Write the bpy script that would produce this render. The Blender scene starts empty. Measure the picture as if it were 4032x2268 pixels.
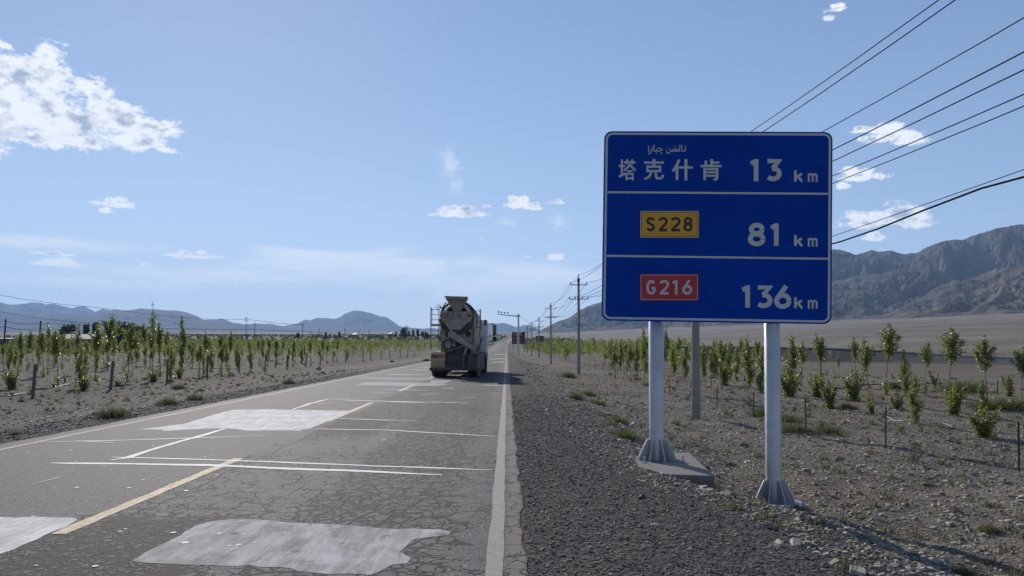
import bpy, math, random
import numpy as np
from mathutils import Vector, Matrix
R = math.radians
random.seed(7); rng = np.random.default_rng(7)
S = bpy.context.scene
COL = S.collection

# ------------------------------------------------------------------ camera, sky, sun, exposure
CAM_Z = 1.6
F_PX = 2950.0                                   # focal length in pixels of the 4032 px wide photo
PITCH, YAW = R(1.7), R(-0.39)
CY = 1134+229-F_PX*math.tan(PITCH)              # row of the optical axis: the photograph is a crop from above the middle
cam_d = bpy.data.cameras.new('camera'); cam = bpy.data.objects.new('camera', cam_d); COL.objects.link(cam)
cam_d.sensor_width = 36.0; cam_d.lens = F_PX/4032*36.0
cam_d.shift_y = (CY-1134)/4032; cam_d.clip_start = 0.05; cam_d.clip_end = 60000
cam.location = (0, 0, CAM_Z); cam.rotation_euler = (math.pi/2+PITCH, 0, YAW)
S.camera = cam
CM = cam.rotation_euler.to_matrix()
def ray(px, py): return CM @ Vector(((px-2016)/F_PX, -(py-CY)/F_PX, -1.0))
def at(px, py, z=0.0):                          # point of the place at height z seen at that pixel of the photograph
    d = ray(px, py); t = (z-CAM_Z)/d.z; return Vector((d.x*t, d.y*t, z))
def at_y(px, py, y):                            # same, on the plane at distance y
    d = ray(px, py); t = y/d.y; return Vector((d.x*t, y, CAM_Z+d.z*t))

SUN_EL, SUN_AZ = R(28.5), R(-21.8)               # azimuth from +Y towards +X
sun_dir = Vector((math.sin(SUN_AZ)*math.cos(SUN_EL), math.cos(SUN_AZ)*math.cos(SUN_EL), math.sin(SUN_EL)))
W = bpy.data.worlds.new('World'); S.world = W; W.use_nodes = True
SUN_STRENGTH, SKY_STRENGTH = 5.0, 0.1
S.view_settings.view_transform = 'Standard'; S.view_settings.look = 'None'
S.view_settings.exposure = 0.33; S.view_settings.gamma = 1.0; S.view_settings.use_curve_mapping = False
S.cycles.use_denoising = True
S.cycles.max_bounces = 6; S.cycles.diffuse_bounces = 2; S.cycles.glossy_bounces = 2
S.cycles.transmission_bounces = 4; S.cycles.transparent_max_bounces = 6; S.cycles.volume_bounces = 1
S.cycles.caustics_reflective = False; S.cycles.caustics_refractive = False
S.cycles.sample_clamp_indirect = 6
sl = bpy.data.lights.new('sun', 'SUN'); so = bpy.data.objects.new('sun', sl); COL.objects.link(so)
sl.energy = SUN_STRENGTH; sl.angle = R(0.5); sl.color = (1.0, 0.92, 0.82)
so.rotation_euler = sun_dir.to_track_quat('Z', 'Y').to_euler(); so.location = (0, 0, 50)

# ------------------------------------------------------------------ node helpers
class N:
    def __init__(s, tree): s.t = tree; s.n = tree.nodes; s.l = tree.links
    def new(s, typ, **kw):
        n = s.n.new(typ)
        for k, v in kw.items(): setattr(n, k, v)
        return n
    def put(s, sock, v):
        if hasattr(v, 'is_output'): s.l.new(v, sock)
        elif v is not None: sock.default_value = v
    def math(s, op, a, b=None, c=None, clamp=False):
        n = s.new('ShaderNodeMath', operation=op, use_clamp=clamp)
        s.put(n.inputs[0], a)
        if b is not None: s.put(n.inputs[1], b)
        if c is not None: s.put(n.inputs[2], c)
        return n.outputs[0]
    def vmath(s, op, a, b=None, out=0):
        n = s.new('ShaderNodeVectorMath', operation=op); s.put(n.inputs[0], a)
        if b is not None: s.put(n.inputs[1], b)
        return n.outputs[out]
    def noise(s, vec, scale, detail=4, rough=.55, dist=0.0, out=0):
        n = s.new('ShaderNodeTexNoise'); s.put(n.inputs['Vector'], vec); s.put(n.inputs['Scale'], scale)
        n.inputs['Detail'].default_value = detail; n.inputs['Roughness'].default_value = rough
        n.inputs['Distortion'].default_value = dist; return n.outputs[out]
    def vor(s, vec, scale, feature='F1', out='Distance', rnd=1.0):
        n = s.new('ShaderNodeTexVoronoi', feature=feature); s.put(n.inputs['Vector'], vec); s.put(n.inputs['Scale'], scale)
        n.inputs['Randomness'].default_value = rnd; return n.outputs[out]
    def ramp(s, fac, a, b, c=0.0, d=1.0, smooth=True):
        n = s.new('ShaderNodeMapRange'); n.interpolation_type = 'SMOOTHSTEP' if smooth else 'LINEAR'
        s.put(n.inputs[0], fac); s.put(n.inputs[1], a); s.put(n.inputs[2], b); s.put(n.inputs[3], c); s.put(n.inputs[4], d)
        return n.outputs[0]
    def mix(s, fac, a, b, blend='MIX'):
        n = s.new('ShaderNodeMix', data_type='RGBA', blend_type=blend)
        s.put(n.inputs[0], fac); s.put(n.inputs[6], (*a, 1) if isinstance(a, tuple) and len(a) == 3 else a)
        s.put(n.inputs[7], (*b, 1) if isinstance(b, tuple) and len(b) == 3 else b); return n.outputs[2]
    def xyz(s, v): return s.new('ShaderNodeSeparateXYZ'), v

def mat(name, base=(.5, .5, .5), rough=.7, metal=0.0, var=.15, nscale=6.0, bump=0.0, bscale=30.0, dirt=None, dirt_amt=.5, dirt_scale=3.0, spec=.4, dr=.8):
    m = bpy.data.materials.new(name); m.use_nodes = True; k = N(m.node_tree)
    b = m.node_tree.nodes['Principled BSDF']
    co = k.new('ShaderNodeTexCoord').outputs['Object']
    nz = k.noise(co, nscale, 5)
    f = k.ramp(nz, .3, .7)
    lo = tuple(c*(1-var) for c in base); hi = tuple(min(1, c*(1+var)) for c in base)
    c = k.mix(f, lo, hi)
    if dirt:
        d = k.ramp(k.noise(co, dirt_scale, 6, .65, .3), .42, .68)
        c = k.mix(k.math('MULTIPLY', d, dirt_amt), c, dirt)
    k.put(b.inputs['Base Color'], c)
    k.put(b.inputs['Roughness'], k.ramp(nz, .3, .7, max(0, rough-.08), min(1, rough+.08)))
    b.inputs['Diffuse Roughness'].default_value = dr if metal == 0 else 0
    b.inputs['Metallic'].default_value = metal; b.inputs['Specular IOR Level'].default_value = spec
    if bump:
        bn = k.new('ShaderNodeBump'); bn.inputs['Strength'].default_value = bump; bn.inputs['Distance'].default_value = .01
        k.put(bn.inputs['Height'], k.noise(co, bscale, 5)); k.l.new(bn.outputs[0], b.inputs['Normal'])
    return m

# ------------------------------------------------------------------ sky with clouds (world)
def make_world():
    k = N(W.node_tree); k.n.clear()
    out = k.new('ShaderNodeOutputWorld')
    sky = k.new('ShaderNodeTexSky', sky_type='NISHITA'); sky.sun_disc = False
    sky.sun_elevation = SUN_EL; sky.sun_rotation = SUN_AZ; sky.altitude = 1000; sky.air_density = 1.0
    sky.dust_density = 0.1; sky.ozone_density = 2.0
    tint = k.mix(1.0, sky.outputs[0], SKY_TINT, 'MULTIPLY')
    tint = k.vmath('DIVIDE', k.vmath('MULTIPLY', tint, (1.19, 1.19, 1.19)), k.vmath('ADD', k.vmath('MULTIPLY', tint, (.088, .077, .068)), (1, 1, 1)))
    bg = k.new('ShaderNodeBackground'); k.put(bg.inputs[0], tint); bg.inputs[1].default_value = SKY_STRENGTH
    g = k.new('ShaderNodeTexCoord').outputs['Generated']
    sp = k.new('ShaderNodeSeparateXYZ'); k.l.new(g, sp.inputs[0])
    az = k.math('ARCTAN2', sp.outputs[0], sp.outputs[1]); el = k.math('ARCSINE', sp.outputs[2])
    cb = k.new('ShaderNodeCombineXYZ'); k.l.new(az, cb.inputs[0]); k.l.new(el, cb.inputs[1]); P = cb.outputs[0]
    def ae(px, py):
        d = ray(px, py).normalized(); return math.atan2(d.x, d.y), math.asin(d.z)
    def puff(lst):
        o = []
        for (px, py, rx, ry) in lst:
            if 38 < rx < 145 and ry < 45 and not (px < 700 and py < 620): o += [(px, py+ry*.35, rx, ry*.55), (px-rx*.25, py-ry*.2, rx*.45, ry*.7), (px+rx*.22, py-ry*.35, rx*.36, ry*.65)]
            else: o.append((px, py, rx, ry))
        return o
    def field(lst):
        acc = None
        for (px, py, rx, ry) in lst:
            a, e = ae(px, py)
            d = k.vmath('SUBTRACT', P, (a, e, 0)); d = k.vmath('MULTIPLY', d, (F_PX/rx, F_PX/ry, 0))
            l = k.vmath('LENGTH', d, None, 1)
            v = k.math('SUBTRACT', 1.0, l)
            acc = v if acc is None else k.math('SMOOTH_MAX', acc, v, .12)
        return acc
    CU = [(40,330,150,110),(180,300,110,110),(180,215,60,40),(0,440,190,110),(230,450,210,110),(350,345,80,50),(420,430,120,45),
          (470,470,140,60),(590,500,130,45),(180,545,190,38),(300,560,110,35),(560,560,110,40),(640,590,60,22),(660,510,50,18),(-160,470,170,120),(20,180,30,18),
          (455,795,72,26),(415,828,42,14),(1810,832,125,30),(2045,795,75,32),(2100,812,60,18),(2190,795,45,14),(1920,812,25,7),
          (3500,520,110,42),(3580,548,90,28),(3400,510,55,14),(3390,690,90,32),(3350,668,50,16),(3325,730,34,16),
          (3420,862,140,42),(3560,838,110,46),(3620,870,60,38),(3440,930,44,24),
          (2195,1012,52,16),(2068,1012,26,6),(1895,943,10,6),(190,996,76,9),(230,1032,90,20),(760,1002,100,22),(680,1004,40,8),(575,1042,20,6),
          (3300,30,50,20),(3270,70,30,16)]
    FA = [(850,1172,45,11),(1220,1190,90,17),(1400,1182,40,11),(1500,1196,90,15),(1560,1216,80,12),(1300,1160,30,6),(330,1205,40,8),(1770,640,60,90),(1800,740,60,50),(1990,880,70,40),(2200,870,70,50),
          (680,1130,60,10),(360,1170,40,8)]
    CI = [(1500,1050,560,60),(900,1090,600,40),(1900,1120,500,70),(1300,1010,300,35),(2100,1080,350,60),(250,960,330,30),(450,1120,420,30)]
    sc = k.vmath('MULTIPLY', P, (1.0, 1.45, 1))
    n1 = k.noise(sc, 24, 10, .68, .35)
    n2 = k.noise(k.vmath('ADD', sc, (-.006, .012, 3)), 30, 6, .55)
    n1b = k.noise(sc, 85, 7, .62, .3)
    fcu = field(puff(CU))
    dens = k.math('ADD', fcu, k.math('MULTIPLY', k.math('SUBTRACT', n1, .5), 2.3))
    dens = k.math('ADD', dens, k.math('MULTIPLY', k.math('SUBTRACT', n1b, .5), 1.5)); dens = k.math('SUBTRACT', dens, .1)
    gate = k.ramp(fcu, -.55, -.1)
    dens = k.math('SUBTRACT', dens, k.math('MULTIPLY', k.math('SUBTRACT', 1.0, gate), 1.0))
    acu = k.ramp(dens, -.06, .42)
    thick = k.ramp(k.math('ADD', k.math('MULTIPLY', dens, .7), k.math('MULTIPLY', k.math('SUBTRACT', n2, .5), 3.0)), .25, 1.0)
    ccol = k.mix(thick, CLOUD_HI, CLOUD_LO)
    ffa = field(FA)
    fn_ = k.math('ADD', k.math('MULTIPLY', k.math('SUBTRACT', n1, .5), 1.6), k.math('MULTIPLY', k.math('SUBTRACT', n1b, .5), 1.8))
    afa = k.math('MULTIPLY', k.ramp(k.math('ADD', ffa, fn_), .1, 1.1), .5)
    fci = field(CI)
    st = k.vmath('MULTIPLY', P, (1.0, 5.0, 1)); n3 = k.noise(st, 6, 8, .62, .8)
    aci = k.math('MULTIPLY', k.ramp(k.math('ADD', fci, k.math('MULTIPLY', k.math('SUBTRACT', n3, .5), 3.0)), -.3, .9), .9)
    thin = k.math('MAXIMUM', afa, aci)
    b1 = k.new('ShaderNodeBackground'); k.put(b1.inputs[0], (*CLOUD_THIN, 1)); b1.inputs[1].default_value = 1.0
    b2 = k.new('ShaderNodeBackground'); k.put(b2.inputs[0], ccol); b2.inputs[1].default_value = 1.0
    m1 = k.new('ShaderNodeMixShader'); k.put(m1.inputs[0], thin); k.l.new(bg.outputs[0], m1.inputs[1]); k.l.new(b1.outputs[0], m1.inputs[2])
    m2 = k.new('ShaderNodeMixShader'); k.put(m2.inputs[0], acu); k.l.new(m1.outputs[0], m2.inputs[1]); k.l.new(b2.outputs[0], m2.inputs[2])
    k.l.new(m2.outputs[0], out.inputs[0])
SKY_TINT = (1.03, .99, 1.09)
CLOUD_HI, CLOUD_LO, CLOUD_THIN = (.79, .81, .84), (.32, .38, .50), (.72, .77, .82)
make_world()

# ------------------------------------------------------------------ mesh helpers
def props(o, label=None, cat=None, group=None, kind=None):
    if label: o['label'] = label
    if cat: o['category'] = cat
    if group: o['group'] = group
    if kind: o['kind'] = kind
    return o
def link(name, me, m=None, parent=None):
    o = bpy.data.objects.new(name, me); COL.objects.link(o)
    if m is not None and me is not None and len(me.materials) == 0: me.materials.append(m)
    if parent is not None: o.parent = parent
    return o
def np_mesh(name, V, Fc, m=None, parent=None, smooth=False, tint=None, attr='tint'):
    """V (n,3), Fc (f,3 or 4); tint (n,) or (n,3) per vertex"""
    me = bpy.data.meshes.new(name); V = np.asarray(V, np.float32); Fc = np.asarray(Fc, np.int32)
    me.vertices.add(len(V)); me.vertices.foreach_set('co', V.ravel())
    k = Fc.shape[1]; me.loops.add(Fc.size); me.loops.foreach_set('vertex_index', Fc.ravel())
    me.polygons.add(len(Fc)); me.polygons.foreach_set('loop_start', np.arange(0, Fc.size, k, dtype=np.int32))
    me.polygons.foreach_set('loop_total', np.full(len(Fc), k, np.int32))
    me.polygons.foreach_set('use_smooth', np.full(len(Fc), smooth, bool))
    if tint is not None:
        tint = np.asarray(tint, np.float32)
        if tint.ndim == 1: tint = np.stack([tint]*3, 1)
        a = me.color_attributes.new(attr, 'FLOAT_COLOR', 'POINT')
        a.data.foreach_set('color', np.concatenate([tint, np.ones((len(V), 1), np.float32)], 1).ravel())
    me.update(); me.validate()
    return link(name, me, m, parent)
class MB:
    def __init__(s): s.v = []; s.f = []; s.sm = []
    def add(s, v, f, smooth=False):
        o = len(s.v); s.v += [tuple(p) for p in v]; s.f += [tuple(i+o for i in q) for q in f]; s.sm += [smooth]*len(f); return s
    def box(s, x0, x1, y0, y1, z0, z1, M=None, ch=0.0):
        if ch > 0:
            V = []
            for (z, c) in ((z0, ch), (z0+ch, 0), (z1-ch, 0), (z1, ch)):
                V += [(x0+c+ch*.0, y0+c, z), (x1-c, y0+c, z), (x1-c, y1-c, z), (x0+c, y1-c, z)]
            Fc = [(3, 2, 1, 0), (12, 13, 14, 15)]
            for r in range(3):
                for i in range(4): Fc.append((r*4+i, r*4+(i+1) % 4, r*4+4+(i+1) % 4, r*4+4+i))
        else:
            V = [(x, y, z) for z in (z0, z1) for (x, y) in ((x0, y0), (x1, y0), (x1, y1), (x0, y1))]
            Fc = [(3, 2, 1, 0), (4, 5, 6, 7)]+[(i, (i+1) % 4, 4+(i+1) % 4, 4+i) for i in range(4)]
        if M is not None: V = [tuple(M @ Vector(p)) for p in V]
        return s.add(V, Fc)
    def tube(s, P, r, n=8, cap=True, smooth=True):
        P = [Vector(p) for p in P]; rr = r if isinstance(r, (list, tuple)) else [r]*len(P)
        V = []; Fc = []; up = None
        for i, p in enumerate(P):
            t = (P[min(i+1, len(P)-1)]-P[max(i-1, 0)]); t = t.normalized() if t.length > 1e-9 else Vector((0, 0, 1))
            a = Vector((0, 0, 1)) if abs(t.z) < .95 else Vector((0, 1, 0))
            u = t.cross(a).normalized() if up is None else (up-t*up.dot(t)).normalized()
            up = u; w = t.cross(u)
            for j in range(n):
                an = 2*math.pi*j/n; V.append(tuple(p+(u*math.cos(an)+w*math.sin(an))*rr[i]))
        for i in range(len(P)-1):
            for j in range(n): Fc.append((i*n+j, i*n+(j+1) % n, (i+1)*n+(j+1) % n, (i+1)*n+j))
        s.add(V, Fc, smooth)
        if cap:
            s.add([V[j] for j in range(n)], [tuple(range(n))]); s.add([V[(len(P)-1)*n+j] for j in range(n)], [tuple(range(n))[::-1]])
        return s
    def lathe(s, prof, M=None, n=24, smooth=True):          # prof: (radius, z) round local z, M places it
        V = []; Fc = []
        for (r, z) in prof:
            for j in range(n):
                a = 2*math.pi*j/n; V.append((r*math.cos(a), r*math.sin(a), z))
        for i in range(len(prof)-1):
            for j in range(n): Fc.append((i*n+j, i*n+(j+1) % n, (i+1)*n+(j+1) % n, (i+1)*n+j))
        if M is not None: V = [tuple(M @ Vector(p)) for p in V]
        return s.add(V, Fc, smooth)
    def prism(s, poly, d0, d1, fn):                         # extrude 2D polygon; fn(u, v, d) -> xyz
        n = len(poly); V = [fn(u, v, d0) for u, v in poly]+[fn(u, v, d1) for u, v in poly]
        Fc = [tuple(range(n))[::-1], tuple(range(n, 2*n))]+[(i, (i+1) % n, n+(i+1) % n, n+i) for i in range(n)]
        return s.add(V, Fc)
    def build(s, name, m=None, parent=None):
        me = bpy.data.meshes.new(name); me.from_pydata(s.v, [], s.f); me.update()
        me.polygons.foreach_set('use_smooth', s.sm)
        return link(name, me, m, parent)
def empty(name, loc=(0, 0, 0), rz=0.0):
    o = bpy.data.objects.new(name, None); COL.objects.link(o); o.location = loc; o.rotation_euler = (0, 0, rz); o.empty_display_size = .2; return o
def copy_tree(o, parent=None):
    c = o.copy(); COL.objects.link(c); c.parent = parent
    for ch in o.children: copy_tree(ch, c)
    return c
def rotx90(loc): return Matrix.Translation(loc) @ Matrix.Rotation(-math.pi/2, 4, 'X')      # local z -> +y
def roty90(loc): return Matrix.Translation(loc) @ Matrix.Rotation(math.pi/2, 4, 'Y')       # local z -> +x

# value noise in numpy
def _h(ix, iy, seed):
    n = (ix.astype(np.int64)*374761393+iy.astype(np.int64)*668265263+seed*1442695041) & 0x7fffffff
    n = ((n ^ (n >> 13))*1274126177) & 0x7fffffff
    return ((n ^ (n >> 16)) & 0xffff)/65535.0
def vn(x, y, seed=0):
    x = np.asarray(x, float); y = np.asarray(y, float); ix = np.floor(x); iy = np.floor(y); fx = x-ix; fy = y-iy
    fx = fx*fx*fx*(fx*(fx*6-15)+10); fy = fy*fy*fy*(fy*(fy*6-15)+10)
    a = _h(ix, iy, seed); b = _h(ix+1, iy, seed); c = _h(ix, iy+1, seed); d = _h(ix+1, iy+1, seed)
    return (a*(1-fx)+b*fx)*(1-fy)+(c*(1-fx)+d*fx)*fy
def fbm(x, y, oct=5, seed=0, g=.5):
    s = 0; a = 1; t = 0
    for i in range(oct): s = s+a*vn(x, y, seed+i*17); t += a; a *= g; x = x*2.03+11.3; y = y*2.03+5.7
    return s/t
def ridged(x, y, oct=6, seed=0, g=.5):
    s = 0; a = 1; t = 0; w = 1.0
    for i in range(oct):
        n = 1-np.abs(2*vn(x, y, seed+i*31)-1); n = n*n; s = s+a*n*w; w = np.clip(n*1.6, 0, 1); t += a; a *= g; x = x*2.07+3.1; y = y*2.07+9.2
    return s/t
def ss(a, b, t): t = np.clip((np.asarray(t, float)-a)/(b-a), 0, 1); return t*t*(3-2*t)

# ------------------------------------------------------------------ terrain
RX0, RX1 = -8.25, 0.14                           # pavement edges
def road_shift(y): return 1.2*ss(430, 640, y)+9*ss(560, 900, y)
def _rise(y, c, w, s=.0195): return s*(np.sqrt((y-c)**2+w*w)+(y-c))/2
def road_z(y): return _rise(np.asarray(y, float), 380, 80)-float(_rise(0.0, 380, 80))
def ground_h(x, y, bumps=True):
    x = np.asarray(x, float); y = np.asarray(y, float)
    base = road_z(y)
    xs = x-road_shift(y)
    lf = _rise(y, 250, 150)-float(_rise(20.0, 250, 150))
    wl = ss(15, 40, -xs)
    z = base*(1-wl)+np.maximum(lf, 0)*wl
    edge = np.interp(y, [0, 6.5, 9.5, 11.5, 20, 40], [3.1, 2.9, 1.95, 1.9, 1.5, 1.2])
    wid = np.interp(y, [0, 7, 10, 20, 60], [1.9, 1.9, 1.8, 3.2, 3.6])
    t = np.clip((xs-edge)/wid, 0, 1); z = z-.58*(t*.6+.4*t*t*(3-2*t))
    z = z-.55*ss(9.4, 15.5, -xs)
    z = z+.055*np.maximum(0, np.sqrt((xs-150)**2+60**2)+(xs-150)-28)/2*ss(60, 400, y)
    if bumps:
        rough = ss(.3, 1.5, xs-edge+.6)+ss(9.3, 11, -xs)
        near = 1/(1+(np.hypot(x, y)/60)**2)
        z = z+rough*near*((fbm(x*.8, y*.8, 4, 3)-.5)*.22+(fbm(x*3.3, y*3.3, 3, 9)-.5)*.07)
        z = z+rough*(fbm(x*.05, y*.05, 4, 21)-.5)*.5*ss(30, 90, y)
        sh = ss(.15, .5, xs)+ss(8.3, 8.8, -xs)
        z = z+np.minimum(sh, 1)*near*(fbm(x*2.5, y*2.5, 4, 5)-.5)*.03
    inside = (xs > RX0+.35) & (xs < RX1-.1)
    z = np.where(inside, z-.07, z-.014)
    return z
gh = lambda x, y: float(ground_h(np.array([x]), np.array([y]))[0])

def terrain_axis(c, a, lo, hi, n):
    t = np.linspace(math.asinh((lo-c)/a), math.asinh((hi-c)/a), n); return c+a*np.sinh(t)
gx = terrain_axis(2.5, 3.2, -16500, 16500, 620); gy = terrain_axis(8.0, 5.0, -60, 16800, 470)
GX, GY = np.meshgrid(gx, gy); GZ = ground_h(GX, GY)
V = np.stack([GX.ravel(), GY.ravel(), GZ.ravel()], 1)
nx, ny = len(gx), len(gy)
I = (np.arange(ny-1)[:, None]*nx+np.arange(nx-1)[None, :]).ravel()
Fc = np.stack([I, I+1, I+nx+1, I+nx], 1)
XS = GX-road_shift(GY)
edge = np.interp(GY, [0, 6.5, 9.5, 11.5, 20, 40], [3.1, 2.9, 1.95, 1.9, 1.5, 1.2])
nzz = (fbm(GX*1.3, GY*1.3, 4, 41)-.5)
zr = np.clip((1-ss(-.5, .9, XS-edge-.2+nzz*1.6))*ss(-.3, .1, XS)+(1-ss(9.1, 9.9, -XS+nzz*1.0))*(XS < -7), 0, 1)      # dark gravel
patch = fbm(GX*.012, GY*.012, 5, 77)
zg = np.clip((ss(170, 330, GY)*(XS < 30)*ss(-.12, .1, patch-.42)*(1-ss(1600, 3200, GY)))+ss(.56, .66, fbm(GX*.35, GY*.35, 4, 55))*.35*(GY < 170)*(np.abs(XS+4) > 6), 0, 1)
zb = np.clip(ss(.5, .62, fbm(GX*.22+4, GY*.22, 4, 88))*(XS > 1.5), 0, 1)
zb = np.maximum(zb, np.exp(-(((GX-4.4)/1.8)**2+((GY-12.2)/1.6)**2))*.9)

def ground_material():
    m = bpy.data.materials.new('stony_ground'); m.use_nodes = True; k = N(m.node_tree); b = m.node_tree.nodes['Principled BSDF']
    co = k.new('ShaderNodeTexCoord').outputs['Object']
    at_ = k.new('ShaderNodeAttribute', attribute_name='zone'); sp = k.new('ShaderNodeSeparateColor'); k.l.new(at_.outputs['Color'], sp.inputs[0])
    n1 = k.noise(co, .55, 7, .62); n2 = k.noise(co, 6, 6, .65); n3 = k.noise(co, 45, 4, .6)
    soil = k.mix(k.ramp(n1, .3, .7), (.205, .180, .143), (.29, .252, .20))
    soil = k.mix(k.ramp(n2, .35, .7), soil, (.30, .268, .22))
    soil = k.mix(k.math('MULTIPLY', sp.outputs[2], .6), soil, (.27, .195, .135))
    dk = k.new('ShaderNodeAttribute', attribute_name='soil').outputs['Fac']
    soil = k.mix(k.math('MULTIPLY', dk, .85), soil, k.mix(k.ramp(n2, .3, .75), (.045, .037, .032), (.088, .073, .062)))
    soil = k.mix(k.math('MULTIPLY', sp.outputs[1], .75), soil, k.mix(k.ramp(n1, .3, .7), (.035, .065, .025), (.065, .10, .04)))
    far_n = k.math('ADD', k.math('MULTIPLY', k.noise(k.vmath('MULTIPLY', co, (1, .45, 1)), .012, 7, .62, 1.2), .6), k.math('MULTIPLY', k.noise(co, .0022, 6, .6, .8), .4))
    soil = k.mix(1.0, soil, k.mix(k.ramp(far_n, .36, .64), (.62, .60, .58), (1.22, 1.18, 1.12)), 'MULTIPLY')
    grav = k.mix(k.ramp(n2, .3, .75), (.060, .056, .054), (.120, .110, .103))
    c = k.mix(sp.outputs[0], soil, grav)
    vc = k.vor(co, 38, 'F1', 'Color'); vs = k.new('ShaderNodeSeparateColor'); k.l.new(vc, vs.inputs[0])
    c = k.mix(k.math('MULTIPLY', k.ramp(vs.outputs[0], .72, .9), .4), c, (.30, .28, .26))
    c = k.mix(k.math('MULTIPLY', k.ramp(vs.outputs[1], .6, .95), .5), c, (.035, .033, .032))
    k.put(b.inputs['Base Color'], c); b.inputs['Roughness'].default_value = .95; b.inputs['Specular IOR Level'].default_value = .12; b.inputs['Diffuse Roughness'].default_value = .6
    vd = k.vor(co, 38); vd2 = k.vor(co, 13)
    hgt = k.math('ADD', k.math('MULTIPLY', vd, -.5), k.math('MULTIPLY', vd2, -1.0)); hgt = k.math('ADD', hgt, k.math('MULTIPLY', n2, 2.0)); hgt = k.math('ADD', hgt, k.math('MULTIPLY', n3, .5))
    bn = k.new('ShaderNodeBump'); bn.inputs['Strength'].default_value = .9; bn.inputs['Distance'].default_value = .03
    k.put(bn.inputs['Height'], hgt); k.l.new(bn.outputs[0], b.inputs['Normal'])
    return m
M_ground = ground_material()
ground = np_mesh('ground', V, Fc, M_ground, None, True, np.stack([zr.ravel(), zg.ravel(), zb.ravel()], 1), 'zone')
zs = np.clip(ss(14, 20, -XS+nzz*4)*ss(20, 34, GY)+ss(90, 220, GY)*(XS > 0)*.15, 0, 1)*(.75+.5*(fbm(GX*.03, GY*.03, 4, 66)-.5))
zs = np.maximum(zs, ss(150, 400, GY)*np.where(XS > 0, .12, .7))
_a = ground.data.color_attributes.new('soil', 'FLOAT_COLOR', 'POINT'); _a.data.foreach_set('color', np.stack([zs.ravel()]*3+[np.ones(zs.size)], 1).astype(np.float32).ravel())
props(ground, kind='structure')

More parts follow.
